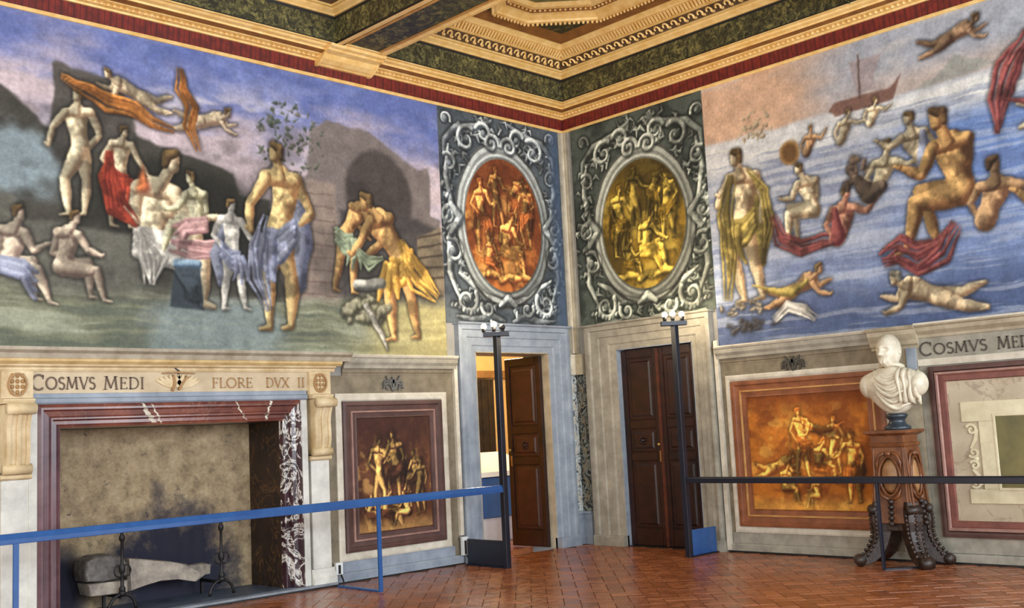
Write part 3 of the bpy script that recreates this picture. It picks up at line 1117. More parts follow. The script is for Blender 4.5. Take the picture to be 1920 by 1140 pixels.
cv.wash((1 - sstep(np.hypot((U - 4.1) / 1.2, (Z - 3.5) / .5) + (n2 - .5) * .6, .6, 1.1)), (52, 50, 46), .6)
cv.poly([(.0, 4.0), (.75, 3.98), (.8, 3.75), (2.0, 3.7), (2.0, 3.1), (0, 3.0)], (106, 104, 94), .06, .9, .04, 3)
# ruin with an arch
st = (124, 114, 110)
cv.poly([(3.72, 3.0), (3.78, 4.4), (3.98, 4.6), (4.0, 5.1), (4.25, 5.28), (4.9, 5.2), (5.35, 4.95), (5.6, 4.85), (5.75, 4.9), (5.78, 4.3), (5.95, 4.25), (5.95, 3.0)], st, .05, 1, .10, 9)
cv.poly([(3.78, 3.1), (3.82, 4.4), (4.0, 4.55), (4.35, 4.5), (4.35, 3.1)], (150, 132, 120), .04, .8, .02, 2)
for k in range(9):
    cv.poly([(3.8, 3.2 + k * .145), (4.33, 3.2 + k * .145), (4.33, 3.215 + k * .145), (3.8, 3.215 + k * .145)], (104, 84, 78), .02, .7)
cv.ell((4.98, 4.42), .5, .58, (78, 70, 68), .08)
cv.poly([(4.4, 3.0), (4.4, 4.2), (5.4, 4.25), (5.9, 4.1), (5.95, 3.0)], (70, 66, 66), .08, .9, .05, 4)
cv.poly([(5.55, 3.3), (5.55, 4.0), (5.95, 4.15), (5.95, 3.3)], (134, 120, 98), .03, .9)
for k in range(5):
    cv.poly([(5.55, 3.45 + k * .13), (5.95, 3.5 + k * .14), (5.95, 3.53 + k * .14), (5.55, 3.48 + k * .13)], (70, 60, 52), .02, .9)
leaves(cv, (3.75, 4.95), .45, .45, [(104, 112, 92), (84, 96, 82), (134, 130, 120)], 3, 110)
cv.wash(sstep(n2, .45, .7) * (1 - sstep(Z, 4.9, 5.2)), (40, 38, 36), .35)
# ground
gnd = 1 - sstep(Z + (n1 - .5) * .35, 2.98, 3.22)
cv.wash(gnd, (122, 124, 102))
cv.wash(gnd * sstep(n3, .48, .66), (168, 172, 150), .7)
cv.wash(gnd * (1 - sstep(n3, .36, .5)), (84, 92, 84), .6)
cv.wash(gnd * (1 - sstep(np.abs(U - 2.9) + (n2 - .5), .4, .9)), (150, 164, 170), .55)
cv.wash(gnd * sstep(U + (n2 - .5), 4.3, 5.0), (178, 164, 108), .65)
BLUEG = ((168, 172, 188), (92, 96, 118))
WHITEC = ((232, 226, 212), (150, 146, 138))
GOLDC = ((232, 190, 98), (140, 98, 40))
REDC = ((188, 78, 52), (100, 34, 28))
GREENC = ((160, 170, 140), (90, 102, 84))
PINKC = ((206, 166, 160), (130, 92, 92))
ORANGEC = ((206, 138, 66), (118, 66, 34))
cv.M = np.zeros_like(U)
figure(cv, 1.36, 3.82, 1.30, 'stand', PALE, None, -1, 21)
figure(cv, 1.78, 3.75, 1.05, 'stand', PALE, REDC, 1, 4)
figure(cv, 2.08, 3.0, 2.25, 'sit', PALE, WHITEC, 1, 5)
figure(cv, 2.62, 3.52, 1.25, 'sit', ((220, 214, 180), (120, 112, 84)), PINKC, -1, 6)
folds(cv, [(2.3, 3.62), (2.55, 3.58), (2.8, 3.62), (3.12, 3.45)], .26, PINKC, 6, 5)
folds(cv, [(1.65, 4.5), (1.66, 4.2), (1.75, 3.95), (1.95, 3.8)], .22, REDC, 5, 6)
folds(cv, [(1.95, 3.75), (2.1, 3.45), (2.08, 3.2)], .3, WHITEC, 6, 7)
cv.cap((2.02, 4.2), (2.0, 4.42), .10, .02, (206, 120, 70), (110, 60, 44), .06)
cv.poly([(2.28, 2.98), (2.34, 3.42), (2.62, 3.42), (2.66, 2.98)], (58, 66, 72), .03)
cv.cap((2.36, 3.44), (2.6, 3.44), .05, .05, (140, 164, 180), (60, 76, 92))
figure(cv, 3.0, 2.98, 1.22, 'stand', WHITEC, BLUEG, 1, 8)
figure(cv, .70, 2.95, 1.28, 'sit', ((222, 206, 180), (124, 104, 92)), BLUEG, 1, 9)
figure(cv, 1.22, 3.0, 1.22, 'sit', ((220, 202, 176), (120, 100, 88)), None, 1, 10)
figure(cv, 3.62, 2.78, 2.12, 'stand', ((224, 198, 138), (128, 94, 60)), BLUEG, -1, 13)
folds(cv, [(3.42, 4.05), (3.32, 3.7), (3.3, 3.35), (3.42, 3.0)], .24, BLUEG, 6, 8)
figure(cv, 4.45, 3.25, 1.38, 'bend', OCHRE, GREENC, 1, 14)
figure(cv, 5.28, 2.72, 2.0, 'bend', OCHRE, GOLDC, -1, 15)
folds(cv, [(5.28, 3.95), (5.4, 3.7), (5.55, 3.45), (5.82, 3.25)], .34, GOLDC, 7, 9)
folds(cv, [(4.62, 3.75), (4.8, 3.62), (5.0, 3.7)], .18, GREENC, 5, 10)
cv.cap((4.62, 3.35), (4.98, 3.38), .07, .07, (190, 188, 176), (96, 96, 92))
rock(cv, (4.72, 3.0), .30, .24, (150, 146, 122), (62, 60, 48), 12, 18)
cv.path([(4.75, 3.1), (4.95, 2.8), (5.02, 2.6)], [.05, .045, .02], (206, 202, 188), (90, 84, 76))
figure(cv, 1.95, 5.02, 1.0, 'float', ((214, 196, 160), (110, 90, 72)), None, -1, 16)
figure(cv, 2.72, 4.88, 0.95, 'float', ((206, 188, 156), (106, 86, 70)), None, 1, 17)
folds(cv, [(1.2, 5.2), (1.45, 5.12), (1.65, 5.0), (1.9, 4.98), (2.1, 4.86), (2.35, 4.84)], .17, ORANGEC, 5, 3)
folds(cv, [(2.42, 5.5), (2.45, 5.3), (2.58, 5.1), (2.52, 4.9), (2.62, 4.66)], .17, ORANGEC, 5, 4)
cv.finish(.035, 11, .5, .30)
o = cv.build('fresco', 'L', -8.3, 0.006)
tag(o, 'wide wall fresco of workers before dark ruins above the fireplace', 'fresco')

# ---- fresco over the bust: anonymous bathers and boats on a blue sea.  u = -y - 2.42
cv = Canvas(5.2, 2.44, 5.76, RES)
U, Z = cv.U, cv.Z
n1, n2, n3 = cv.noise(5, 9, 31, 5), cv.noise(14, 10, 32, 4), cv.noise(4, 60, 33, 4)
cv.wash(np.ones_like(U), (168, 172, 182))
cv.wash((1 - sstep(U + (n1 - .5) * 1.2, 0.9, 2.2)) * sstep(Z, 4.6, 5.1), (214, 176, 146))
cv.wash(sstep(n1, .5, .68) * sstep(Z, 4.9, 5.2), (200, 196, 192), .6)
cv.wash(sstep(U, 1.6, 2.4) * sstep(Z, 4.98, 5.05) * (1 - sstep(Z, 5.1, 5.4)), (206, 178, 156), .6)
hz = 5.0
sea = 1 - sstep(Z, hz - .05, hz + .05)
cv.wash(sea, (176, 180, 190))
cv.wash(sea * sstep(Z + (n1 - .5) * .3, 4.55, 4.8), (226, 224, 218))
cv.wash(sea * sstep(U + (n2 - .5) * .8, 1.9, 3.0) * (1 - sstep(Z, 4.5, 4.85)), (108, 134, 186))
cv.wash(sea * (1 - sstep(Z + (n1 - .5) * .5, 3.3, 4.1)), (122, 138, 174), .7)
cv.wash((1 - sstep(Z + (n1 - .5) * .25, 2.75, 3.15)), (74, 88, 122), .9)
cv.wash(sea * sstep(n3, .52, .64), (200, 202, 208), .42)
cv.wash(sea * (1 - sstep(n3, .36, .47)), (92, 106, 144), .4)
# sailing boat, islet, rays
cv.poly([(1.72, 5.02), (1.8, 5.10), (2.5, 5.14), (2.62, 5.24), (2.52, 5.0), (1.8, 4.94)], (128, 96, 84), .03)
cv.poly([(2.1, 5.14), (2.02, 5.52), (2.42, 5.54), (2.3, 5.3), (2.32, 5.16)], (164, 150, 150), .03, .85)
cv.path([(2.12, 5.1), (2.14, 5.58)], .014, (96, 74, 66), (80, 60, 54))
cv.poly([(2.8, 5.02), (3.0, 5.12), (3.2, 5.26), (3.4, 5.2), (3.62, 5.08), (3.3, 5.03)], (158, 158, 150), .05, .9, .05, 3)
leaves(cv, (0.72, 5.1), .28, .18, [(214, 194, 160), (196, 172, 140)], 8, 26, .04)
OLIVEC = ((186, 166, 92), (92, 78, 40))
WINE = ((150, 84, 78), (78, 36, 40))
cv.M = np.zeros_like(U)
figure(cv, 0.52, 2.98, 1.92, 'stand', ((228, 210, 170), (136, 108, 80)), OLIVEC, -1, 41)
folds(cv, [(0.36, 4.55), (0.22, 4.1), (0.28, 3.6), (0.2, 3.05)], .26, OLIVEC, 6, 11)
folds(cv, [(0.6, 4.6), (0.82, 4.3), (0.86, 3.9), (0.78, 3.6)], .16, OLIVEC, 4, 12)
rock(cv, (0.45, 2.9), .42, .10, (150, 138, 118), (70, 64, 58), 7, 16)
rock(cv, (0.45, 2.7), .36, .12, (88, 84, 84), (40, 38, 40), 5, 12)
figure(cv, 1.12, 2.92, 1.15, 'float', TAN, OLIVEC, 1, 61)
folds(cv, [(0.8, 2.75), (1.0, 2.88), (1.2, 2.8), (1.35, 2.7)], .18, WHITEC, 5, 13)
figure(cv, 1.42, 3.60, 1.30, 'sit', PALE, None, -1, 43)
folds(cv, [(0.88, 3.95), (0.98, 3.68), (1.25, 3.55), (1.6, 3.58), (1.8, 3.7)], .2, WINE, 6, 14)
figure(cv, 1.78, 3.55, 1.35, 'swim', ((196, 146, 116), (110, 68, 58)), WINE, 1, 44)
rock(cv, (1.95, 4.25), .22, .18, (110, 92, 76), (48, 40, 36), 15, 10)
figure(cv, 2.32, 4.0, 1.25, 'swim', ((206, 194, 158), (110, 96, 74)), None, 1, 45)
figure(cv, 2.72, 4.2, 1.35, 'swim', ((206, 190, 154), (110, 94, 74)), BLUEG, -1, 46)
cv.path([(2.0, 4.2), (2.15, 4.0), (2.3, 4.05)], [.06, .12, .08], (130, 112, 92), (58, 48, 42))
figure(cv, 3.15, 3.25, 2.1, 'sit', ((206, 164, 104), (96, 64, 40)), None, -1, 47, ((112, 84, 56), (50, 36, 26)))
figure(cv, 3.45, 3.45, 1.5, 'swim', TAN, None, 1, 48, ((100, 74, 50), (44, 32, 24)))
folds(cv, [(2.2, 3.25), (2.4, 3.3), (2.6, 3.18), (2.85, 3.28), (3.05, 3.5)], .36, WINE, 8, 15)
figure(cv, 2.75, 2.62, 1.45, 'float', ((226, 206, 166), (120, 94, 70)), None, -1, 62, ((180, 172, 146), (96, 90, 76)))
figure(cv, 1.45, 4.62, .7, 'swim', TAN, None, 1, 49)
figure(cv, 1.9, 4.66, .75, 'swim', PALE, None, 1, 50)
figure(cv, 2.25, 4.76, .7, 'swim', PALE, None, 1, 51)
cv.ell((1.18, 4.68), .14, .15, (156, 118, 70), .2)
cv.ell((1.18, 4.68), .10, .11, (110, 80, 48), .2)
figure(cv, 3.2, 5.36, .95, 'float', ((176, 142, 108), (84, 60, 46)), None, 1, 52)
folds(cv, [(3.98, 5.3), (3.74, 5.0), (3.64, 4.7), (3.58, 4.35)], .24, WINE, 5, 16)
figure(cv, 4.3, 3.2, 1.9, 'swim', OCHRE, WINE, -1, 53)
figure(cv, 4.3, 4.4, 1.3, 'float', PALE, WINE, 1, 54)
cv.finish(.035, 41, .45, .30)
o = cv.build('fresco', 'R', -2.42, 0.006)
tag(o, 'wide wall fresco of bathers on a pale blue sea above the bust', 'fresco')


# ---- grey painted scroll frames round the ovals above the doors
def spiral(c, r0, turns, a0, sgn, n=26):
    return [(c[0] + r0 * (1 - t / n * .85) * math.cos(a0 + sgn * turns * 6.283 * t / n),
             c[1] + r0 * (1 - t / n * .85) * math.sin(a0 + sgn * turns * 6.283 * t / n)) for t in range(n + 1)]


def cartouche(w, z0, z1, cu, cz, ru, rz, bgc, bg2, LT, DK, warm, seed, scene_cols):
    cv = Canvas(w, z0, z1, 118, bgc)
    U, Z = cv.U, cv.Z
    nn = cv.noise(8, 10, seed, 5)
    cv.wash(sstep(nn, .45, .7), bg2, .8)
    cv.M = np.zeros_like(U)
    r = random.Random(seed)
    MID = [(a_ + b_) / 2 for a_, b_ in zip(LT, DK)]
    # a tangle of half lit leafwork first, then the large mirrored scrolls
    for k in range(230):
        a = r.uniform(0, 6.283)
        f = r.uniform(1.22, 1.75)
        p = (cu + ru * f * math.cos(a), cz + rz * f * math.sin(a) * .98)
        if not (0.03 < p[0] < w - .05 and z0 + .04 < p[1] < z1 - .04):
            continue
        t_ = a + r.uniform(-1.2, 1.2)
        ln = r.uniform(.06, .16)
        col = r.choice((MID, MID, [c * .82 for c in LT], LT))
        cv.path([p, (p[0] + ln * .6 * math.cos(t_), p[1] + ln * .6 * math.sin(t_)), (p[0] + ln * math.cos(t_ + .7), p[1] + ln * math.sin(t_ + .7))], [r.uniform(.012, .024), r.uniform(.02, .038), .008], col, DK)
    for s in (-1, 1):
        X = lambda a: cu + s * a
        fp = lambda pts: [(X(a), cz + b) for a, b in pts]
        cv.path(fp([(.15, 1.40), (.45, 1.27), (.8, 1.22), (1.0, 1.02), (1.02, .8)]), [.03, .06, .05, .045, .02], MID, DK)
        cv.path(fp([(.93, .95), (1.0, .55), (.90, .12), (.97, -.3), (1.0, -.7), (.84, -1.02)]), [.03, .055, .045, .055, .05, .03], LT, DK)
        cv.path(fp([(.1, -1.02), (.4, -.99), (.62, -.82), (.84, -.70)]), [.03, .06, .055, .03], LT, DK)
        cv.path(fp([(.08, -1.29), (.3, -1.22), (.55, -1.28), (.9, -1.25)]), [.03, .05, .055, .02], MID, DK)
        for (ca, cb, rr, tn, a0, sg, wd) in ((.62, 1.07, .19, 1.25, 2.2, -1, .046), (.30, 1.20, .15, 1.2, .4, 1, .044), (.94, .72, .13, 1.1, 1.0, 1, .036),
                                             (.97, .03, .13, 1.1, 1.6, -1, .04), (.93, -.42, .17, 1.25, 1.2, 1, .044), (.72, -1.03, .19, 1.25, 2.6, 1, .048),
                                             (.36, -1.13, .12, 1.2, .4, -1, .04), (.98, 1.30, .10, 1.1, 3.4, -1, .03)):
            sp = spiral((0, 0), rr, tn, a0, sg)
            pts = [(X(ca + p), cz + cb + q) for p, q in sp]
            cv.path(pts, [wd * (1 - .55 * k / len(pts)) for k in range(len(pts))], LT, DK, .014)
            cv.path([(X(ca), cz + cb), (X(ca + .01), cz + cb + .01)], [.05, .05], MID, DK)
        # drooping cloth swag and a knot of fruit at each side
        for k in range(10):
            q = (X(1.0 + r.uniform(-.07, .07)), cz + .42 - k * .07)
            cv.path([q, (q[0] + .01, q[1] + .02)], [.045, .035], MID if k % 2 else LT, DK)
        for k in range(8):
            q = (X(.55 + k * .06), cz - 1.16 - .05 * math.sin(k * .45 * 3.14 / 2))
            cv.path([q, (q[0] + .01, q[1] + .015)], [.035, .03], MID if k % 2 else LT, DK)
    # the oval frame
    d = np.sqrt(((U - cu) / ru) ** 2 + ((Z - cz) / rz) ** 2)
    ang = np.arctan2((Z - cz) / rz, (U - cu) / ru)
    full = (slice(None), slice(None))
    ringm = 1 - sstep(d, 1.235, 1.265)
    sh = np.clip(.5 + .5 * np.cos(ang - 2.3), 0, 1)[..., None]
    tone = np.asarray(LT, float) * (.62 + .38 * sh) * np.ones_like(U)[..., None]
    for k, f in ((1.25, .45), (1.20, 1.0), (1.13, .72), (1.075, 1.05), (1.03, .6)):
        mk = (1 - sstep(d, k - .012, k + .012))[..., None]
        cv.C = cv.C * (1 - mk) + np.clip(tone * f, 0, 255) * mk
    # strapwork biting over the ring
    for s in (-1, 1):
        cv.path([(cu + s * ru * 1.32, cz + .18), (cu + s * ru * 1.12, cz + .02), (cu + s * ru * 1.34, cz - .18)], [.05, .07, .05], LT, DK)
    cv.path(spiral((cu - .16, cz + rz * 1.2), .14, 1.4, 0, 1), .04, LT, DK)
    cv.path(spiral((cu + .16, cz + rz * 1.2), .14, 1.4, 3.14, -1), .04, LT, DK)
    cv.path([(cu - .14, cz - rz * 1.2), (cu, cz - rz * 1.1), (cu + .14, cz - rz * 1.2)], [.04, .07, .04], LT, DK)
    cv.finish(.018, seed + 30, .55, .35)
    # the little golden scene inside: its own canvas clipped to the oval
    keep = cv.C.copy()
    cv.M = np.zeros_like(U)
    base, hi, lo = scene_cols
    cv.wash(np.ones_like(U), base)
    cv.wash(sstep(cv.noise(9, 9, seed + 3, 5), .42, .62), lo, .8)
    cv.wash(sstep(cv.noise(7, 12, seed + 5, 5), .55, .7), hi, .6)
    cv.wash(sstep(Z, cz + rz * .35, cz + rz * .9), lo, .75)
    sk = (hi, lo)
    hr = ([c * .8 for c in base], lo)
    figure(cv, cu - .40, cz - .42, 1.02, 'stand', sk, (base, lo), 1, seed, hr)
    figure(cv, cu + .42, cz - .30, .95, 'stand', ([c * .9 for c in hi], lo), (base, lo), -1, seed + 1, hr)
    figure(cv, cu - .12, cz - .05, .85, 'stand', ([c * .78 for c in hi], lo), None, 1, seed + 5, hr)
    figure(cv, cu + .16, cz + .02, .8, 'bend', ([c * .8 for c in hi], lo), (base, lo), 1, seed + 3, hr)
    figure(cv, cu + .02, cz - .68, 1.2, 'sit', ([min(255, c * 1.08) for c in hi], lo), (hi, base), 1, seed + 2, hr)
    figure(cv, cu - .30, cz - .72, .8, 'sit', ([c * .9 for c in hi], lo), (base, lo), 1, seed + 7, hr)
    for k in range(6):
        cv.cap((cu - .5 + k * .2, cz - rz * .8 + .05 * math.sin(k * 2)), (cu - .35 + k * .2, cz - rz * .78), .07, .05, hi, lo, .03)
    cv.finish(.03, seed + 40, .35, .5)
    ins = (1 - sstep(d, .985, 1.01))[..., None]
    cv.C = keep * (1 - ins) + cv.C * ins
    return cv


# u = x + 2.34 on the fireplace wall
cv = cartouche(2.22, 2.955, 5.755, 1.09, 4.30, .70, .90, (86, 94, 100), (54, 61, 70), (212, 218, 214), (66, 72, 78), False, 60,
               ((186, 110, 54), (236, 178, 96), (104, 52, 30)))
cv.wash(sstep(cv.U, 1.9, 2.15), (70, 88, 116), .7)
o = cv.build('wall_cartouche', 'L', -2.34, 0.010)
tag(o, 'grey painted scroll frame round an orange oval scene above the open door', 'wall painting')
cv = cartouche(2.26, 2.955, 5.755, 1.20, 4.22, .70, .87, (84, 92, 84), (50, 57, 53), (208, 212, 196), (62, 68, 62), True, 80,
               ((150, 118, 40), (222, 190, 84), (72, 60, 28)))
o = cv.build('wall_cartouche', 'R', -0.16, 0.010)
tag(o, 'grey painted scroll frame round a golden oval scene above the shut door', 'wall painting')


def small_scene(name, side, start, w, z0, z1, base, hi, lo, dark_top, people, seed, d, parent):
    cv = Canvas(w, z0, z1, 130, base)
    U, Z = cv.U, cv.Z
    cv.wash(sstep(cv.noise(5, 6, seed, 5), .42, .62), lo, .7)
    cv.wash(sstep(cv.noise(8, 8, seed + 1, 5), .56, .7), hi, .45)
    h = z1 - z0
    cv.wash(sstep(Z, z0 + h * dark_top, z0 + h * (dark_top + .3)), lo, .85)
    cv.wash(1 - sstep(Z + (cv.noise(6, 6, seed + 2) - .5) * .1, z0 + .02, z0 + .22), hi, .45)
    sk = (hi, lo)
    hr = (base, lo)
    cv.M = np.zeros_like(U)
    for k, (px, pz, ph, pose, fl) in enumerate(people):
        figure(cv, px * w, z0 + pz * h, ph * h, pose, sk, (base, lo) if k % 2 else None, fl, seed + k, hr)
    cv.finish(.03, seed + 20, .3, .5)
    return cv.build(name, side, start, d, parent)

# ------------------------------------------------------------------ raised roman letters
def arc(c, r, a0, a1, n=14, rz=None):
    rz = r if rz is None else rz
    return [(c[0] + r * math.cos(math.radians(a0 + (a1 - a0) * k / n)), c[1] + rz * math.sin(math.radians(a0 + (a1 - a0) * k / n))) for k in range(n + 1)]


TH, TN = 0.13, 0.07


def glyph(ch):
    """strokes ([(x, z)...], width) in a box one unit high, and the advance"""
    S = lambda x, z: ([(x - .13, z), (x + .13, z)], .05)
    if ch == 'I':
        return [([(.2, 0), (.2, 1)], TH), S(.2, .02), S(.2, .98)], .42
    if ch == 'C':
        return [(arc((.5, .5), .43, 48, 312, 18, .47), TH), ([(.79, .70), (.80, .97)], .06)], .95
    if ch == 'O':
        return [(arc((.5, .5), .43, 0, 360, 24, .47), TH)], 1.05
    if ch == 'S':
        return [(arc((.32, .74), .21, 30, 255, 10, .22) + arc((.32, .26), .23, 80, -150, 10, .25), TH)], .68
    if ch == 'M':
        return [([(.1, 0), (.2, 1)], TN), ([(.2, 1), (.52, .1)], TH), ([(.52, .1), (.84, 1)], TN), ([(.84, 1), (.94, 0)], TH), S(.1, .02), S(.94, .02), S(.17, .98), S(.87, .98)], 1.12
    if ch == 'V':
        return [([(.08, 1), (.42, 0)], TH), ([(.42, 0), (.76, 1)], TN), S(.08, .98), S(.76, .98)], .84
    if ch == 'E':
        return [([(.18, 0), (.18, 1)], TH), ([(.1, .97), (.6, .97)], .06), ([(.18, .52), (.5, .52)], .06), ([(.1, .03), (.64, .03)], .06), ([(.6, .84), (.6, .99)], .05), ([(.64, .0), (.64, .18)], .05), ([(.5, .42), (.5, .62)], .05)], .75
    if ch == 'F':
        return [([(.18, 0), (.18, 1)], TH), ([(.1, .97), (.58, .97)], .06), ([(.18, .52), (.48, .52)], .06), S(.18, .02), ([(.58, .83), (.58, .99)], .05), ([(.48, .42), (.48, .62)], .05)], .68
    if ch == 'L':
        return [([(.18, 0), (.18, 1)], TH), ([(.1, .03), (.6, .03)], .06), S(.18, .98), ([(.6, 0), (.6, .2)], .05)], .70
    if ch == 'D':
        return [([(.18, 0), (.18, 1)], TH), ([(.08, .97), (.4, .97)] + arc((.4, .5), .42, 90, -90, 14, .47) + [(.08, .03)], .10)], .95
    if ch == 'R':
        return [([(.18, 0), (.18, 1)], TH), ([(.08, .97), (.38, .97)] + arc((.38, .74), .23, 90, -90, 10, .23) + [(.18, .51)], .09), ([(.38, .5), (.75, .02)], TH), S(.18, .02)], .82
    if ch == 'X':
        return [([(.08, 1), (.76, 0)], TH), ([(.76, 1), (.08, 0)], TN), S(.1, .98), S(.76, .98), S(.08, .02), S(.76, .02)], .86
    return [], .45


def write(text, side, a0, a1, z, h, d, mat, parent, name, first=1.0):
    """letters one by one between a0 and a1 (reading direction)"""
    adv = []
    for k, ch in enumerate(text):
        g, w = glyph(ch)
        adv.append(w * (first if k == 0 else 1.0))
    tot = sum(adv)
    sx = (a1 - a0) / tot
    u = 0
    for k, ch in enumerate(text):
        g, w = glyph(ch)
        f = first if k == 0 else 1.0
        if g:
            m = MB()
            for pts, wd in g:
                wstroke(m, side, [(a0 + (u + x * f) * sx, z - (f - 1) * h * .2 + y * h * f) for x, y in pts], wd * h * f, d, d + 0.008)
            m.build(name, mat, parent, normals=True)
        u += adv[k]


# ------------------------------------------------------------------ fireplace
fp = thing('fireplace', 'large stone chimneypiece with red marble frame and carved inscription', 'fireplace', (-5.95, 0, 0))
X0, X1 = FBX[0], FBX[1]
FD = 0.07                                      # how far the flat of the chimneypiece stands out
# firebox lining
m = MB()
m.box(X0 - 0.1, X1 + 0.1, 0.62, 0.70, 0.0, 1.9)
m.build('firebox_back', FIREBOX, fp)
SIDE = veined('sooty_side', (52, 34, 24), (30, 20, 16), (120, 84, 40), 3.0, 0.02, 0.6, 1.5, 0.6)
for a in (X0 - 0.1, X1):
    m = MB()
    m.box(a, a + 0.1, 0.0, 0.62, 0.0, 1.9)
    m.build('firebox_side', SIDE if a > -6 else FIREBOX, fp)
m = MB()
m.box(X0, X1, 0.0, 0.62, FBX[2], FBX[2] + 0.1)
m.build('firebox_top', BLACK_PAINT, fp)
HEARTH = plain('hearth_slate', (92, 104, 122), (58, 66, 82), 0.5, scale=4)
m = MB()
m.box(X0 - 0.1, X1 + 0.1, -0.10, 0.62, -0.01, 0.045)
m.build('hearth', HEARTH, fp)
m = MB()
m.box(-7.75, -4.19, -0.175, -0.10, -0.01, 0.04)
m.build('hearth_kerb', plain('kerb_stone', (150, 154, 160), (110, 116, 126), 0.5, scale=5), fp)
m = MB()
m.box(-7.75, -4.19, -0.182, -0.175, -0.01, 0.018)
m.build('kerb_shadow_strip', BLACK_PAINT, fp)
# moulded marble frame, jambs and lintel each a block
FP_ = [(0.0, FD + .02), (0.03, FD + .035), (0.05, FD + .035), (0.065, FD + .005), (0.11, FD + .0), (0.125, FD + .02), (0.14, FD + .02), (0.155, FD - .02), (0.185, FD - .02), (0.20, FD - .0), (0.215, FD - .005), (0.225, 0.0)]
OX0, OX1, OZ = X0 - 0.225, X1 + 0.225, FBX[2] + 0.225
fr = [(i, d) for i, d in FP_]
m = MB()
m.rings([[(OX0 + i, -d, OZ - i), (OX1 - i, -d, OZ - i)] for i, d in fr])
m.f = [f for f in m.f]
vs = [(OX0 + i, -d, OZ - i) for i, d in fr] + [(OX1 - i, -d, OZ - i) for i, d in fr]
n = len(fr)
m = MB().add(vs, [(k, k + 1, n + k + 1, n + k) for k in range(n - 1)])
m.build('marble_lintel', MARBLE_RED, fp)
vs = [(OX0 + i, -d, OZ - i) for i, d in fr] + [(OX0 + i, -d, 0.04) for i, d in fr]
m = MB().add(vs, [(k, k + 1, n + k + 1, n + k) for k in range(n - 1)])
m.build('marble_jamb', plain('purple_marble', (116, 84, 88), (82, 58, 62), 0.25, scale=3, bmp=0), fp)
vs = [(OX1 - i, -d, OZ - i) for i, d in fr] + [(OX1 - i, -d, 0.04) for i, d in fr]
m = MB().add(vs, [(k, k + 1, n + k + 1, n + k) for k in range(n - 1)])
m.build('marble_jamb', MARBLE_DARK, fp)
# broad white veins lying in the lintel
for pts, w in (([(-6.36, 2.02), (-6.30, 1.93), (-6.22, 1.83)], [.02, .055, .05]), ([(-6.27, 2.01), (-6.2, 1.9), (-6.15, 1.82)], [.012, .02, .02]),
               ([(-5.35, 2.02), (-5.28, 1.93), (-5.2, 1.82)], [.012, .02, .012]), ([(-4.93, 2.02), (-4.95, 1.92), (-4.97, 1.82)], [.03, .02, .03])):
    m = MB()                                   # follow the moulding surface
    nseg = 14
    P_ = []
    for k in range(nseg + 1):
        t = k / nseg
        za = pts[0][1] + (pts[-1][1] - pts[0][1]) * t
        j = min(int(t * (len(pts) - 1)), len(pts) - 2)
        f = t * (len(pts) - 1) - j
        xa = pts[j][0] * (1 - f) + pts[j + 1][0] * f + 0.008 * math.sin(k * 2.1)
        ww = w[j] * (1 - f) + w[j + 1] * f
        i_ = OZ - za
        d_ = np.interp(i_, [q[0] for q in fr], [q[1] for q in fr])
        P_.append((xa, za, d_ + .002, ww))
    vs = [(x - w_ / 2, -d_, z) for x, z, d_, w_ in P_] + [(x + w_ / 2, -d_, z) for x, z, d_, w_ in P_]
    k_ = len(P_)
    m.add(vs, [(q, q + 1, k_ + q + 1, k_ + q) for q in range(k_ - 1)])
    m.build('white_vein', STONE_PALE, fp)
# flat stone fillet round the marble
m = MB()
wext(m, 'L', OX0 - 0.075, OX1 + 0.075, [(0, OZ), (FD + .03, OZ), (FD + .045, OZ + .015), (FD + .045, OZ + .05), (FD + .02, OZ + .06), (FD + .02, OZ + .10), (0, OZ + .10)])
m.build('fillet_top', STONE_BLUE, fp)
for a in (OX0 - 0.075, OX1):
    m = MB()
    wbox(m, 'L', a, a + 0.075, 0, FD + .03, 0.02, OZ)
    m.build('fillet_side', MANTEL_PALE, fp, bevel=0.008)
# frieze with the inscription
FZ0, FZ1 = OZ + .10, 2.325

m = MB()
wbox(m, 'L', -7.46, -4.44, 0, FD + .025, FZ0, FZ1)
m.build('frieze', FRIEZE, fp)
fd = FD + .026
write('COSMVS', 'L', -7.415, -6.815, FZ0 + .035, .115, fd, BRONZE, fp, 'letter', 1.25)
write('MEDI', 'L', -6.745, -6.335, FZ0 + .032, .115, fd, BRONZE, fp, 'letter', 1.1)
FAINT = plain('worn_bronze', (168, 128, 78), (148, 112, 68), 0.55, scale=14)
write('FLORE', 'L', -5.62, -5.14, FZ0 + .036, .105, fd, FAINT, fp, 'letter')
write('DVX', 'L', -4.99, -4.70, FZ0 + .036, .105, fd, FAINT, fp, 'letter')
write('II', 'L', -4.60, -4.50, FZ0 + .036, .105, fd, FAINT, fp, 'letter')
# spread wings emblem in the middle of the frieze
m = MB()
ec = (-5.985, FZ0 + .08)
for s in (-1, 1):
    for k in range(7):
        a = math.radians(8 + k * 17)
        r_ = 0.235 - 0.016 * k
        tip = (ec[0] + s * r_ * math.cos(a), ec[1] + .02 + r_ * math.sin(a) * .42)
        wstroke(m, 'L', [(ec[0] + s * .03, ec[1] - .03), ((ec[0] + tip[0]) / 2 + s * .02, (ec[1] + tip[1]) / 2 - .02), tip], [.03, .045, .02], fd - .004, fd + .016 + .002 * k)
m.build('emblem_wing', MANTEL, fp)
m = MB()
wstroke(m, 'L', [(ec[0] - .06, ec[1] + .09), (ec[0] - .05, ec[1] + .0), (ec[0] - .07, ec[1] - .07)], [.02, .035, .02], fd, fd + .035)
wstroke(m, 'L', [(ec[0] + .09, ec[1] + .075), (ec[0] + .02, ec[1] - .01), (ec[0] + .0, ec[1] - .06)], [.022, .03, .02], fd, fd + .033)
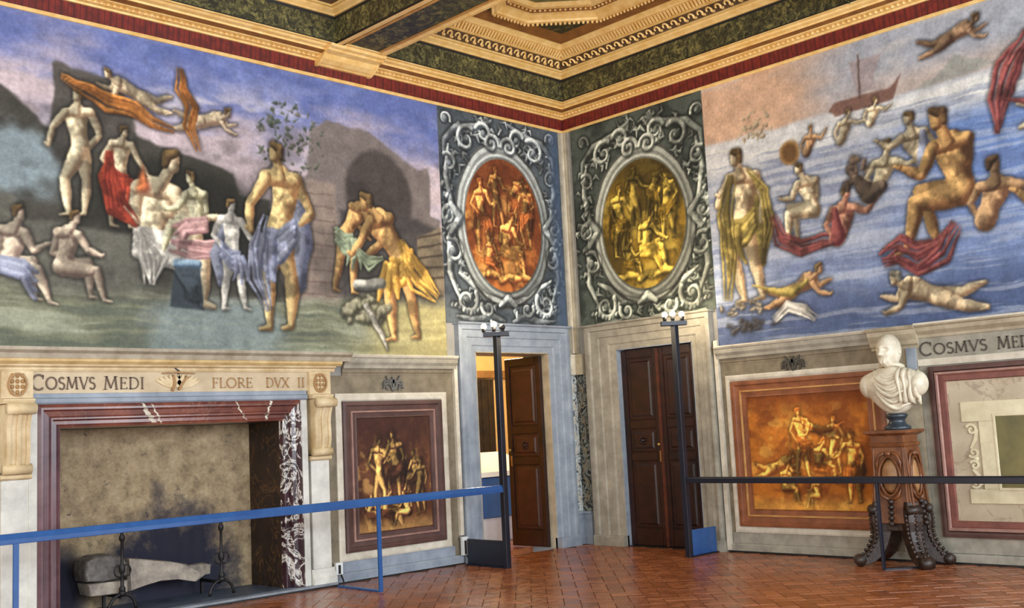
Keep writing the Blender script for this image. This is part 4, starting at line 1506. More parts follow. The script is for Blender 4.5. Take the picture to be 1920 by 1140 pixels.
wstroke(m, 'L', [(ec[0] - .17, ec[1] + .105), (ec[0] - .03, ec[1] + .115), (ec[0] + .17, ec[1] + .105)], [.012, .02, .012], fd, fd + .035)
m.build('emblem_beast', FAINT, fp)
m = MB()
wstroke(m, 'L', [(-6.045, 2.43), (-6.02, 2.385), (-6.03, 2.36), (-5.99, 2.335), (-5.985, 2.30)], [.008, .012, .014, .016, .006], fd, fd + .03)
m.build('crack', BLACK_PAINT, fp)
# cornice on top
m = MB()
CP = [(0, FZ1), (FD + .04, FZ1), (FD + .05, FZ1 + .02), (FD + .05, FZ1 + .035), (FD + .08, FZ1 + .05), (FD + .085, FZ1 + .065)]
wext(m, 'L', -7.95, -4.12, CP + [(0, FZ1 + .065)])
m.build('cornice_lower', MANTEL, fp)
m = MB()
wext(m, 'L', -8.02, -4.06, [(0, FZ1 + .065), (FD + .09, FZ1 + .065), (FD + .12, FZ1 + .09), (FD + .125, FZ1 + .115), (0, FZ1 + .115)])
m.build('cornice_middle', plain('mantel_gold_stone', (222, 194, 138), (182, 150, 96), 0.55, scale=5), fp)
m = MB()
wext(m, 'L', -8.08, -3.96, [(0, FZ1 + .115), (FD + .135, FZ1 + .115), (FD + .15, FZ1 + .16), (FD + .19, FZ1 + .185), (FD + .195, FZ1 + .215), (0, FZ1 + .222)])
m.build('cornice_upper', plain('mantel_grey_stone', (186, 176, 156), (146, 134, 112), 0.6, scale=5), fp)
# pilasters with consoles
for c in (-7.545, -4.325):
    w = 0.118
    m = MB()
    wbox(m, 'L', c - w, c + w, 0, FD + .02, 0.20, 1.36)
    p_ = m.build('pilaster', MANTEL_PALE, fp, bevel=0.006)
    m = MB()
    wext(m, 'L', c - w - .03, c + w + .03, [(0, 0), (FD + .075, 0), (FD + .075, .10), (FD + .06, .115), (FD + .05, .15), (FD + .035, .165), (FD + .03, .20), (0, .20)])
    m.build('plinth', MANTEL_PALE, p_)
    m = MB()
    wext(m, 'L', c - w - .018, c + w + .018, [(0, 1.36), (FD + .03, 1.36), (FD + .05, 1.375), (FD + .05, 1.40), (FD + .035, 1.41), (0, 1.41)])
    m.build('collar', MANTEL, p_)
    # S shaped console: three ribs and two rolls
    prof = []
    for k in range(21):
        t = k / 20
        z = 1.43 + t * (2.03 - 1.43)
        d = FD + .045 + .15 * t ** 2.0 + .03 * math.sin(t * math.pi * 2)
        prof.append((d, z))
    m = MB()
    wext(m, 'L', c - w + .012, c + w - .012, [(0, 1.43)] + prof + [(0, 2.03)])
    co = m.build('console', MANTEL, fp, smooth=False)
    for q in (-.085, 0, .085):
        m = MB()
        wext(m, 'L', c + q - .017, c + q + .017, [(0.02, 1.44)] + [(d + .016, z) for d, z in prof[1:-1]] + [(0.02, 2.02)])
        m.build('rib', MANTEL, co)
    m = MB()
    m.tube([(c - w - .005, -(FD + .06), 1.455), (c + w + .005, -(FD + .06), 1.455)], .045, 14)
    m.build('scroll_roll', MANTEL, co, smooth=True)
    m = MB()
    m.tube([(c - w - .005, -(FD + .165), 1.985), (c + w + .005, -(FD + .165), 1.985)], .05, 14)
    m.build('scroll_roll', MANTEL, co, smooth=True)
    # block with a small shield above the console
    m = MB()
    wext(m, 'L', c - w - .02, c + w + .02, [(0, 2.035), (FD + .10, 2.035), (FD + .115, 2.06), (FD + .115, 2.075), (FD + .06, 2.085), (FD + .06, FZ1 - .002), (0, FZ1 - .002)])
    bl = m.build('frieze_block', MANTEL, fp)
    m = MB()
    zc = 2.205
    for q in range(3):
        for r_ in range(4):
            m.ball((c - .045 + q * .045, -(FD + .062), zc - .07 + r_ * .05), .019, .016, .022, 8, 5)
    wstroke(m, 'L', arc((c, zc), .078, 0, 360, 18, .10), .018, FD + .055, FD + .078)
    m.build('shield', FAINT, bl)

# andirons
for k, (ax, lab) in enumerate(((-6.49, 'black iron andiron in the firebox beside the thick log end'), (-5.44, 'black iron andiron in the firebox beside the thin board end'))):
    ay = 0.09
    t = thing('andiron', lab, 'andiron', (ax, ay, 0.045), 'pair of andirons in the fireplace')
    m = MB()
    m.lathe((ax, ay, 0.22), [(.018, 0), (.03, .02), (.03, .05), (.018, .07), (.016, .18), (.028, .20), (.03, .25), (.015, .28), (.013, .48), (.026, .50), (.028, .53), (.014, .56), (.03, .585), (.022, .62), (.004, .65)], 12)
    m.build('shaft', IRON, t, smooth=True)
    m = MB()
    m.tube([(ax + .135 * math.cos(math.radians(a)), ay, .062 + .15 * math.sin(math.radians(a))) for a in range(0, 181, 12)], .016, 8)
    m.ball((ax, ay, .22), .035)
    m.build('arched_foot', IRON, t, smooth=True)
    for s in (-1, 1):
        m = MB()
        m.tube([(ax + s * .035 + .045 * math.cos(math.radians(a)), ay - .01, .43 + .055 * math.sin(math.radians(a))) for a in range(0, 360, 24)] + [(ax + s * .035 + .045, ay - .01, .43)], .008, 6)
        m.build('ring', IRON, t, smooth=True)
    m = MB()
    m.box(ax - .013, ax + .013, ay, .52, .17, .2)
    m.box(ax - .013, ax + .013, .49, .52, .045, .18)
    m.build('log_bar', IRON, t)


def split_log(name, label, pts, y0, y1, mat, seed, taper=0.0):
    """a split piece of wood: an outline in x, z given depth and a rough surface"""
    r = random.Random(seed)
    m = MB()
    loops = []
    for f, s in ((0, .93), (.06, 1.0), (.5, 1.02), (.94, 1.0), (1, .93)):
        cx = sum(p[0] for p in pts) / len(pts)
        cz = sum(p[1] for p in pts) / len(pts)
        loops.append([(cx + (x - cx) * s + r.uniform(-.006, .006), y0 + (y1 - y0) * f + r.uniform(-.004, .004), cz + (z - cz) * s + r.uniform(-.006, .006)) for x, z in pts])
    m.rings(loops, cap=True)
    return tag(m.build(name, mat), label, 'firewood', 'firewood on the andirons')


split_log('firewood_log', 'thick rough grey log end lying left on the andirons', [(-6.80, .36), (-6.82, .45), (-6.80, .55), (-6.7, .585), (-6.55, .58), (-6.44, .55), (-6.40, .47), (-6.41, .37), (-6.5, .345), (-6.66, .34)], .16, .46, BARK, 3)
split_log('firewood_block', 'pale sawn block under the thick log end', [(-6.77, .222), (-6.79, .33), (-6.6, .332), (-6.40, .33), (-6.40, .216), (-6.6, .214)], .16, .42, ASH_WOOD, 4)
split_log('firewood_board', 'long pale tapering split board across the middle of the hearth', [(-6.35, .215), (-6.36, .52), (-6.26, .51), (-6.1, .475), (-5.92, .44), (-5.75, .39), (-5.56, .27), (-5.66, .215), (-5.85, .265), (-6.05, .275), (-6.22, .245)], .2, .32, ASH_WOOD, 5)
split_log('firewood_board', 'short pale board end lying on the andiron nearest the dark side', [(-5.86, .335), (-5.7, .36), (-5.46, .36), (-5.40, .34), (-5.41, .25), (-5.52, .24), (-5.66, .255)], .38, .48, ASH_WOOD, 6)


# ------------------------------------------------------------------ dado of the fireplace wall beside the door
def dado_cornice(side, a0, a1, nm, lab, zt=2.52):
    m = MB()
    wext(m, side, a0, a1, [(0, zt - .02), (.10, zt - .02), (.115, zt), (.10, zt + .015), (0, zt + .015)])
    t = tag(m.build(nm, STONE_PALE), lab, None, None, 'structure')
    m = MB()
    wext(m, side, a0, a1, [(0, zt - .145), (.055, zt - .145), (.06, zt - .11), (.085, zt - .075), (.09, zt - .03), (.10, zt - .02), (0, zt - .02)])
    m.build('upper_band', STONE, t)
    m = MB()
    wext(m, side, a0, a1, [(0, zt - .225), (.015, zt - .225), (.018, zt - .2), (.028, zt - .19), (.03, zt - .145), (0, zt - .145)])
    m.build('dark_band', STONE_DARK, t)
    return t


tr = dado_cornice('L', -3.95, -2.25, 'trim_3', 'grey stone dado cornice between fireplace and open door')
m = MB()
wbox(m, 'L', -4.185, -2.28, 0, .012, 0.10, 2.295)
pn = m.build('dado_field', STONE_DARK, tr)
m = MB()
wext(m, 'L', -4.19, -2.25, [(0, 0.012), (.05, 0.012), (.05, .085), (.035, .105), (0, .105)])
tag(m.build('baseboard_left', STONE_BLUE), 'pale blue grey stone skirting between fireplace and open door', None, None, 'structure')
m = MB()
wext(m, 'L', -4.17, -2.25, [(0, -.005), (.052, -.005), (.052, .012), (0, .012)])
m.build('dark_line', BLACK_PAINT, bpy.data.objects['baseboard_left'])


def crest(side, a, z, parent, d, mat):
    m = MB()
    for s in (-1, 1):
        for k, (r_, off) in enumerate(((.05, .05), (.04, .10), (.03, .02))):
            pts = arc((a + s * off, z - .02 + .02 * k), r_, 200, -60, 14) if s > 0 else arc((a + s * off, z - .02 + .02 * k), r_, -20, 240, 14)
            wstroke(m, side, pts, [.022] * len(pts), d, d + .02 + .004 * k)
        wstroke(m, side, [(a + s * .01, z - .07), (a + s * .06, z + .03), (a + s * .10, z + .10)], [.02, .026, .012], d, d + .03)
        wstroke(m, side, [(a + s * .03, z + .02), (a + s * .13, z + .0), (a + s * .15, z - .05)], [.016, .02, .012], d, d + .026)
    wstroke(m, side, [(a, z - .08), (a, z + .09)], [.02, .03], d, d + .028)
    return m.build('crest', mat, parent)


CREST = plain('crest_dark', (74, 70, 62), (48, 46, 42), 0.6, scale=20)
CREST_PALE = plain('crest_grey', (112, 110, 104), (78, 77, 73), 0.6, scale=20)
crest('L', -3.23, 2.19, tr, .012, CREST_PALE)


def framed_scene(name, label, side, a0, a1, z0, z1, inner, frame_mat, bead_mat, paint):
    """painted panel in a stepped frame hung in the dado; a0 is the viewer's left"""
    c = (a0 + a1) / 2
    t = thing(name, label, 'painting', W(side, c, 0, z0))
    lo, hi = min(a0, a1), max(a0, a1)
    m = MB()
    i = inner
    wring(m, side, lo, hi, z0, z1, [(0, .012), (0, .045), (.03 * i / .2, .05), (.05 * i / .2, .05), (.06 * i / .2, .035), (.115 * i / .2, .03)])
    m.build('outer_frame', frame_mat, t)
    m = MB()
    wring(m, side, lo, hi, z0, z1, [(.115 * i / .2, .03), (.12 * i / .2, .045), (.135 * i / .2, .046), (.14 * i / .2, .03)])
    m.build('bead', bead_mat, t)
    m = MB()
    wring(m, side, lo, hi, z0, z1, [(.14 * i / .2, .03), (.19 * i / .2, .026), (.2 * i / .2, .03), (.2 * i / .2 + .004, .015)])
    m.build('inner_frame', frame_mat, t)
    sgn = 1 if side == 'L' else -1
    small_scene('painted_scene', side, a0 + sgn * (inner + .002), hi - lo - 2 * inner - .004, z0 + inner + .002, z1 - inner - .002, *paint, d=.016, parent=t)
    return t


BEADP = plain('pink_bead', (176, 138, 124), (140, 104, 94), 0.5, scale=6)
framed_scene('panel_painting', 'upright golden figure scene in a dark purple frame beside the fireplace', 'L', -3.97, -2.505, 0.315, 2.0, 0.19, FRAME_PURPLE, BEADP,
             ((104, 64, 42), (242, 192, 106), (66, 38, 30), .62, ((.62, .30, .60, 'bend', -1), (.80, .30, .55, 'sit', -1), (.28, .18, .66, 'stand', 1), (.50, .22, .66, 'stand', -1), (.84, .12, .5, 'stand', -1), (.36, .02, .50, 'sit', 1), (.66, .02, .46, 'sit', -1), (.14, .04, .42, 'sit', 1)), 101))
# pale surround of that panel
m = MB()
wring(m, 'L', -4.06, -2.415, 0.225, 2.09, [(0, .012), (0, .03), (.02, .036), (.075, .034), (.092, .02), (.092, .012)])
m.build('pale_surround', STONE_PALE, tr)
m = MB()
wbox(m, 'L', -4.1, -2.36, .012, .016, .107, .225)
m.build('lower_field', STONE_BLUE, tr)


# ------------------------------------------------------------------ doorways
def doorway(side, lo, hi, zt, olo, ohi, ozt, nm, lab, mat, mat2, deep):
    """stone door case: stepped architrave with a flat lintel; returns the case"""
    m = MB()
    # jambs and head as one mitred architrave on three sides
    pr = [(0, 0), (0, .085), (.03, .095), (.05, .095), (.06, .07), (.135, .07), (.145, .055), (.225, .05), (.24, .035)]
    wj = min(hi - ohi, olo - lo) if False else None
    def strip(prof, f):
        n_ = len(prof)
        A0 = [W(side, lo + (olo - lo) * f(i), d, 0.0) for i, d in prof]
        A1 = [W(side, lo + (olo - lo) * f(i), d, zt - (zt - ozt) * f(i)) for i, d in prof]
        B1 = [W(side, hi - (hi - ohi) * f(i), d, zt - (zt - ozt) * f(i)) for i, d in prof]
        B0 = [W(side, hi - (hi - ohi) * f(i), d, 0.0) for i, d in prof]
        vs_ = A0 + A1 + B1 + B0
        fs_ = []
        for b in range(3):
            for k in range(n_ - 1):
                fs_.append((b * n_ + k, b * n_ + k + 1, (b + 1) * n_ + k + 1, (b + 1) * n_ + k))
        return vs_, fs_
    full = .30
    f = lambda i: i / full
    vs_, fs_ = strip(pr + [(.30, .03), (.30, -.02)], f)
    m.add(vs_, fs_)
    t = tag(m.build(nm, mat), lab, None, None, 'structure')
    # cap moulding over the head
    m = MB()
    wext(m, side, lo - .03, hi + .03, [(0, zt), (.10, zt), (.125, zt + .012), (.135, zt + .03), (0, zt + .03)])
    m.build('head_moulding', mat, t)
    # reveals
    m = MB()
    for a in (olo, ohi):
        e = 0.02
        aa = (a - e, a) if a == lo_hi(olo, ohi)[0] else (a, a + e)
        wbox(m, side, a, a + (e if a == min(olo, ohi) else -e) * 0 + (.012 if a == min(olo, ohi) else -.012), -deep, .03, 0.0, ozt)
    wbox(m, side, min(olo, ohi), max(olo, ohi), -deep, .03, ozt - .012, ozt)
    m.build('reveal', mat2, t)
    # plinth blocks
    for a, b in ((lo, olo), (ohi, hi)):
        m = MB()
        wext(m, side, min(a, b) - .012, max(a, b) + .008, [(0, 0), (.11, 0), (.11, .12), (.098, .135), (0, .135)])
        m.build('plinth_block', mat, t)
    return t


def lo_hi(a, b):
    return (min(a, b), max(a, b))


d1 = doorway('L', -2.215, -0.185, 2.935, D1[0], D1[1], D1[2], 'door_1', 'grey stone door case with one dark leaf swung open', STONE_BLUE, STONE_WARM, .44)
d2 = doorway('R', -2.345, -0.27, 2.925, D2[0], D2[1], D2[2], 'door_2', 'stone door case with shut dark panelled double doors', STONE, STONE_BLUE, .2)


def leaf(parent, origin, ux, un, w, h, mat, mat2, nm, knob=None, cols=1):
    """panelled leaf: stiles and rails with three raised panels.  origin hinge foot, ux along the leaf, un its shown face"""
    O, X, N = Vector(origin), Vector(ux).normalized(), Vector(un).normalized()
    Zv = Vector((0, 0, 1))

    def pt(a, n, z):
        return O + X * a + N * n + Zv * z

    def blk(m, a0, a1, n0, n1, z0, z1, e=0.0):
        lo = [pt(a0, n0, z0), pt(a1, n0, z0), pt(a1, n0, z1), pt(a0, n0, z1)]
        hi = [pt(a0 + e, n1, z0 + e), pt(a1 - e, n1, z0 + e), pt(a1 - e, n1, z1 - e), pt(a0 + e, n1, z1 - e)]
        m.hexa(lo, hi)
    m = MB()
    blk(m, 0, w, -.022, .012, 0, h)
    lf = m.build(nm, mat, parent)
    s = .085 * min(1, w / .6 + .15)
    for a0, a1 in ((0, s), (w - s, w)):
        m = MB()
        blk(m, a0, a1, .012, .03, 0, h, .004)
        m.build('stile', mat, lf)
    zs = [0, .20, 1.16, 1.56, h - .10]
    rl = [(0, .22), (1.10, 1.20), (1.52, 1.62), (h - .11, h)]
    for z0, z1 in rl:
        m = MB()
        blk(m, s, w - s, .012, .028, z0, z1, .004)
        m.build('rail', mat, lf)
    for (z0, z1) in ((.22, 1.10), (1.20, 1.52), (1.62, h - .11)):
        m = MB()
        blk(m, s + .012, w - s - .012, .012, .02, z0 + .012, z1 - .012, .006)
        blk(m, s + .05, w - s - .05, .02, .034, z0 + .05, z1 - .05, .02)
        m.build('panel', mat2, lf)
    m = MB()
    c = pt(w / 2, .034, 1.36)
    for k in range(8):
        a = k * math.pi / 4
        p = c + X * .045 * math.cos(a) + Zv * .045 * math.sin(a)
        m.ball(p, .02, .02, .02, 6, 4)
    m.ball(c, .028, .028, .028, 8, 5)
    m.build('carved_boss', mat, lf)
    if knob is not None:
        m = MB()
        m.ball(pt(knob, .06, 1.30), .022)
        m.tube([pt(knob, .02, 1.30), pt(knob, .06, 1.30)], .009, 6)
        m.build('knob', plain('brass', (200, 160, 90), None, 0.3, 0.8), lf, smooth=True)
        m = MB()
        blk(m, knob - .012, knob + .012, .03, .036, 1.08, 1.22)
        m.build('keyplate', bpy.data.materials['brass'], lf)
    return lf


# open leaf of door 1: hinged on the far jamb, swung into the room beyond, seen from its room side
leaf(d1, (-0.60, 0.09, 0.012), (-0.03, 1.0, 0), (-1, -0.03, 0), .66, 2.56, WOOD_DARK, plain('purple_brown_wood', (66, 32, 26), (40, 19, 15), 0.36, scale=7), 'door_leaf', .60)
# shut leaves of door 2
w2 = (D2[1] - D2[0]) / 2 - .016
leaf(d2, (0.075, D2[1] - .014, 0.01), (0, -1, 0), (-1, 0, 0), w2, D2[2] - .03, WOOD_DARK, WOOD_DARK, 'door_leaf', w2 - .035)
leaf(d2, (0.075, D2[1] - .018 - w2, 0.01), (0, -1, 0), (-1, 0, 0), w2, D2[2] - .03, WOOD_DARK, WOOD_DARK, 'door_leaf')
m = MB()
m.box(.03, .06, D2[1] - .016 - w2 - .022, D2[1] - .016 - w2 + .022, .01, D2[2] - .03)
m.build('meeting_bead', WOOD_RED, d2)
m = MB()
m.box(.115, .19, D2[0] + .013, D2[1] - .013, -.15, D2[2] - .013)  # added unseen black panel behind the shut leaves, blocks stray light
m.box(-.02, .115, D2[0] + .013, D2[1] - .013, -.1, .006)
m.build('threshold_light_block', BLACK_PAINT, d2)

# room beyond the open door
m = MB()
m.box(-3.2, 3.4, 0.45, 3.7, -0.2, -0.002)
tag(m.build('floor_beyond', TERRA), 'terracotta floor of the lit room beyond the open door', None, None, 'structure')
m = MB()
m.box(-3.2, 3.4, 3.5, 3.7, 0, 3.6)
m.box(-3.2, -3.0, 0.45, 3.5, 0, 3.6)
m.box(3.2, 3.4, 0.45, 3.5, 0, 3.6)
m.box(-3.2, 3.4, 0.45, 3.7, 3.6, 3.7)
wb = tag(m.build('wall_beyond', OCHRE_WALL), 'warm ochre wall of the room beyond the open door', None, None, 'structure')
m = MB()
m.box(-1.0, 3.2, 3.40, 3.5, 2.50, 2.62)
m.build('picture_rail', plain('ochre_moulding', (170, 122, 62), None, 0.6), wb)
m = MB()
m.box(-1.0, 3.2, 3.46, 3.5, 0, .14)
m.build('skirting', WOOD_DARK, wb)
lp = bpy.data.lights.new('room_lamp', 'POINT')
lp.energy = 190
lp.color = (1.0, 0.84, 0.58)
lp.shadow_soft_size = 0.25
lo_ = bpy.data.objects.new('room_lamp', lp)
COL.objects.link(lo_)
lo_.location = (0.2, 1.6, 3.1)
m = MB()
for k in range(16):
    x = .45 + k * .075
    m.tube([(x, 3.40 + .018 * (k % 2), .06), (x + .004, 3.40 + .018 * (k % 2), 2.47)], .042, 8)
tag(m.build('curtain', CURTAIN), 'dark hanging curtain on the far wall beyond the open door', 'curtain')
# display case beyond the door
dc = thing('display_case', 'white topped display case with navy front beyond the open door', 'display case', (-0.12, 1.75, 0))
m = MB()
m.box(-.62, .50, 1.45, 2.1, .34, .92)
m.build('case_body', NAVY, dc, bevel=.01)
m = MB()
m.hexa([(-.66, 1.40, .93), (.54, 1.40, .93), (.54, 2.15, .93), (-.66, 2.15, .93)], [(-.64, 1.42, 1.0), (.52, 1.42, 1.0), (.52, 2.12, 1.27), (-.64, 2.12, 1.27)])
m.build('sloped_top', WHITE, dc)
m = MB()
m.box(-.60, .46, 1.48, 2.08, 0, .34)
m.build('plinth', WHITE, dc)
for x in (-.64, .49):
    m = MB()
    m.box(x, x + .03, 1.43, 1.46, .0, .93)
    m.build('corner_strip', WHITE, dc)

# corner strips between the two doors
m = MB()
for side in 'LR':
    wext(m, side, -.115, lambda d: -d, [(0, 2.58), (.02, 2.58), (.02, 5.75), (0, 5.75)])
tr4 = tag(m.build('trim_4', STONE), 'narrow pale corner strip above the scrolled marble in the room corner', None, None, 'structure')
for side in 'LR':
    m = MB()
    wext(m, side, -.07, lambda d: -d, [(0.02, 2.6), (.045, 2.6), (.045, 5.75), (0.02, 5.75)])
    m.build('corner_bead', STONE_PALE if side == 'L' else STONE_WARM, tr4)
    m = MB()
    wext(m, side, -.165 if side == 'L' else -.19, lambda d: -d, [(0, 2.30), (.06, 2.30), (.065, 2.32), (.065, 2.54), (.075, 2.56), (.075, 2.58), (0, 2.58)])
    m.build('impost_block', STONE_PALE if side == 'L' else STONE_WARM, tr4)
    m = MB()
    wext(m, side, -.16 if side == 'L' else -.18, lambda d: -d, [(0, .44), (.012, .44), (.012, 2.30), (0, 2.30)])
    m.build('scrolled_marble', SCROLL if side == 'L' else SCROLL_DARK, tr4)
    m = MB()
    wext(m, side, -.16 if side == 'L' else -.18, lambda d: -d, [(0, .0), (.03, .0), (.03, .40), (.05, .41), (.05, .44), (0, .44)])
    m.build('corner_plinth', STONE_BLUE, tr4)
# white scrollwork in relief on the corner marble
for side, a_ in (('L', -.085), ('R', -.10)):
    m = MB()
    for k in range(8):
        zc = .62 + k * .21
        sg = 1 if k % 2 else -1
        pts = [(a_ + sg * p, zc + q) for p, q in spiral((0, 0), .05, 1.2, 1.0, sg, 12)]
        wstroke(m, side, pts, [.022 - .001 * j for j in range(len(pts))], .012, .02)
        wstroke(m, side, [(a_ - sg * .05, zc - .1), (a_ - sg * .02, zc), (a_ + sg * .04, zc + .1)], [.012, .02, .01], .012, .019)
    m.build('scrollwork', STONE_PALE if side == 'L' else STONE_DARK, tr4)
m = MB()
wstroke(m, 'L', [(-.15, 2.28), (-.145, .47), (-.02, .47)], .018, .012, .022)
m.build('white_line', WHITE, tr4)

# ------------------------------------------------------------------ dado of the bust wall
tr5 = dado_cornice('R', -4.44, -2.40, 'trim_5', 'stone dado cornice over the orange panel by the shut door', 2.47)
m = MB()
wbox(m, 'R', -4.62, -2.42, 0, .012, .10, 2.245)
m.build('dado_field', STONE_DARK, tr5)
m = MB()
wbox(m, 'R', -4.62, -2.44, .012, .016, .107, .235)
m.build('lower_field', STONE, tr5)
m = MB()
wring(m, 'R', -4.6, -2.49, 0.235, 2.115, [(0, .012), (0, .03), (.02, .036), (.05, .034), (.075, .02), (.075, .012)])
m.build('pale_surround', STONE_PALE, tr5)
crest('R', -3.44, 2.19, tr5, .012, CREST)
FRB = plain('orange_frame', (154, 92, 56), (112, 64, 38), 0.5, scale=5)
BEADO = plain('orange_bead', (210, 160, 96), (170, 118, 64), 0.45, scale=6)
framed_scene('panel_painting', 'broad glowing orange figure scene in a brown frame beside the bust', 'R', -2.565, -4.525, 0.31, 2.04, 0.20, FRB, BEADO,
             ((198, 118, 42), (248, 196, 92), (124, 64, 26), .72, ((.22, .30, .6, 'float', 1), (.45, .28, .62, 'stand', 1), (.72, .30, .5, 'stand', -1), (.58, .22, .55, 'sit', 1), (.28, .05, .5, 'sit', 1), (.85, .05, .62, 'stand', -1), (.55, .02, .38, 'sit', -1), (.6, .62, .5, 'float', -1)), 131))
m = MB()
wext(m, 'R', -12.5, -2.40, [(0, .02), (.045, .02), (.045, .085), (.03, .105), (0, .105)])
br = tag(m.build('baseboard_right', STONE), 'pale stone skirting along the foot of the bust wall', None, None, 'structure')
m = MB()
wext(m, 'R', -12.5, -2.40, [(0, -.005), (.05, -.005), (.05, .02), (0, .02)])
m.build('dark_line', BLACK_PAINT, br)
# pier behind the bust
m = MB()
wbox(m, 'R', -4.95, -4.62, 0, .045, .105, 2.30)
tr6 = tag(m.build('trim_6', STONE_WARM), 'grey pier strip on the wall behind the bust', None, None, 'structure')
m = MB()
wext(m, 'R', -4.98, -4.44, [(0, 2.245), (.05, 2.245), (.055, 2.27), (.08, 2.29), (.085, 2.33), (.125, 2.395), (.13, 2.44), (.15, 2.45), (.165, 2.47), (.15, 2.485), (0, 2.485)])
m.build('pier_cornice', STONE_WARM, tr6)
m = MB()
wbox(m, 'R', -4.94, -4.84, .045, .075, 2.0, 2.245)
m.build('pier_block', STONE_BLUE, tr6)
# inscribed wall tablet that runs out of view
tb = thing('wall_tablet', 'inscribed wall tablet with dark red frame and cream scrolled panel', 'wall tablet', (0, -6.4, 0.25))
m = MB()
wext(m, 'R', -8.0, -4.98, [(0, 2.34), (.06, 2.34), (.065, 2.37), (.11, 2.41), (.115, 2.45), (.14, 2.46), (.15, 2.475), (.14, 2.49), (0, 2.49)])
m.build('cornice', STONE_WARM, tb)
m = MB()
wext(m, 'R', -8.0, -4.98, [(0, 2.475), (.152, 2.475), (.152, 2.495), (0, 2.495)])
m.build('cornice_top', STONE_PALE, tb)
m = MB()
wbox(m, 'R', -8.0, -4.95, 0, .04, 2.115, 2.34)
m.build('frieze', STONE, tb)
write('COSMVS', 'R', -4.975, -5.70, 2.155, .115, .042, LETTER_GREY, tb, 'letter', 1.25)
write('MED', 'R', -5.79, -6.117, 2.155, .115, .042, LETTER_GREY, tb, 'letter', 1.1)
m = MB()
wbox(m, 'R', -8.0, -4.95, 0, .055, 2.045, 2.115)
m.build('fillet', STONE_PALE, tb)
m = MB()
wbox(m, 'R', -8.0, -4.955, 0, .03, .11, 2.045)
m.build('stone_margin', STONE, tb)
RA, RB = -7.7, -5.06
m = MB()
wring(m, 'R', RA, RB, .275, 2.03, [(0, .03), (0, .075), (.03, .08), (.05, .08), (.06, .05)])
m.build('outer_frame', FRAME_PURPLE, tb)
m = MB()
wring(m, 'R', RA, RB, .275, 2.03, [(.06, .05), (.065, .075), (.085, .078), (.095, .055)])
m.build('bead', BEADP, tb)
m = MB()
wring(m, 'R', RA, RB, .275, 2.03, [(.095, .055), (.105, .06), (.155, .06), (.165, .035), (.17, .032)])
m.build('inner_frame', plain('red_frame', (138, 82, 70), (104, 58, 50), 0.45, scale=5), tb)
m = MB()
wbox(m, 'R', RA + .165, RB - .165, .03, .035, .44, 1.865)
m.build('cream_ground', MARBLE_TAB, tb)
m = MB()                                          # T shaped ivory tablet
CM = (RA + RB) / 2
half = CM - (-5.355)
half = abs(half)
wbox(m, 'R', CM - half, CM + half, .035, .055, 1.44, 1.645)
wbox(m, 'R', CM - half + .02, CM + half - .02, .035, .055, .615, .76)
wbox(m, 'R', CM - half + .17, CM + half - .17, .035, .055, .76, 1.44)
tbp = m.build('ivory_tablet', MARBLE_CREAM, tb, bevel=.005)
ph = abs(CM - (-5.70))
m = MB()
wring(m, 'R', CM - ph - .03, CM + ph + .03, .745, 1.515, [(0, .055), (.005, .062), (.025, .062), (.03, .056)])
m.build('panel_rim', MARBLE_CREAM, tbp)
m = MB()
wbox(m, 'R', CM - ph, CM + ph, .055, .058, .775, 1.485)
m.build('olive_panel', OLIVE, tbp)
for s, edge in ((1, CM + half - .17), (-1, CM - half + .17)):
    m = MB()
    for (oz, rr, sg) in ((1.36, .06, 1), (1.13, .055, -1), (1.00, .05, 1), (.82, .05, -1)):
        sp = spiral((0, 0), rr, 1.3, .5 if sg > 0 else -.5, sg, 16)
        wstroke(m, 'R', [(edge + s * (.075 + p), oz + q) for p, q in sp], [.026 - .0007 * k for k in range(len(sp))], .035, .058)
    wstroke(m, 'R', [(edge + s * .02, 1.36), (edge + s * .05, 1.25), (edge + s * .10, 1.17)], [.03, .035, .02], .035, .055)
    wstroke(m, 'R', [(edge + s * .10, .96), (edge + s * .05, .90), (edge + s * .02, .8)], [.02, .03, .03], .035, .055)
    m.ball(W('R', edge + s * .06, .045, 1.065), .014, .03, .03)
    m.build('side_scroll', MARBLE_CREAM, tbp)

# ------------------------------------------------------------------ carved pedestal
PC = Vector((-0.29, -4.73, 0))
pd = thing('pedestal', 'carved dark walnut pedestal with splayed scroll feet carrying the bust', 'pedestal', PC)


def frus(m, c, w0, w1, d0, d1, z0, z1, sy0=0, sy1=0):
    lo = [(c.x - d0, c.y - w0 + sy0, z0), (c.x + d0, c.y - w0 + sy0, z0), (c.x + d0, c.y + w0 + sy0, z0), (c.x - d0, c.y + w0 + sy0, z0)]
    hi = [(c.x - d1, c.y - w1 + sy1, z1), (c.x + d1, c.y - w1 + sy1, z1), (c.x + d1, c.y + w1 + sy1, z1), (c.x - d1, c.y + w1 + sy1, z1)]
    return m.hexa(lo, hi)


m = MB()
lo4 = []
for w_, d_, z_ in ((.245, .205, .44), (.225, .19, .56), (.205, .178, .72), (.19, .165, .95), (.182, .158, 1.22)):
    lo4.append([(PC.x - d_, PC.y - w_, z_), (PC.x + d_, PC.y - w_, z_), (PC.x + d_, PC.y + w_, z_), (PC.x - d_, PC.y + w_, z_)])
m.rings(lo4, cap=True)
body = m.build('body', WALNUT, pd, bevel=.006)
m = MB()
frus(m, PC, .19, .20, .17, .18, 1.22, 1.26)
frus(m, PC, .175, .18, .155, .16, 1.26, 1.34)
frus(m, PC, .20, .225, .18, .205, 1.34, 1.36)
frus(m, PC, .235, .235, .215, .215, 1.36, 1.392)
m.build('capital', WALNUT, pd, bevel=.004)


def on_front(y, z, out):          # point on the sloping front face
    return Vector((PC.x - float(np.interp(z, [.44, .56, .72, .95, 1.22], [.205, .19, .178, .165, .158])) - out, PC.y + y, z))


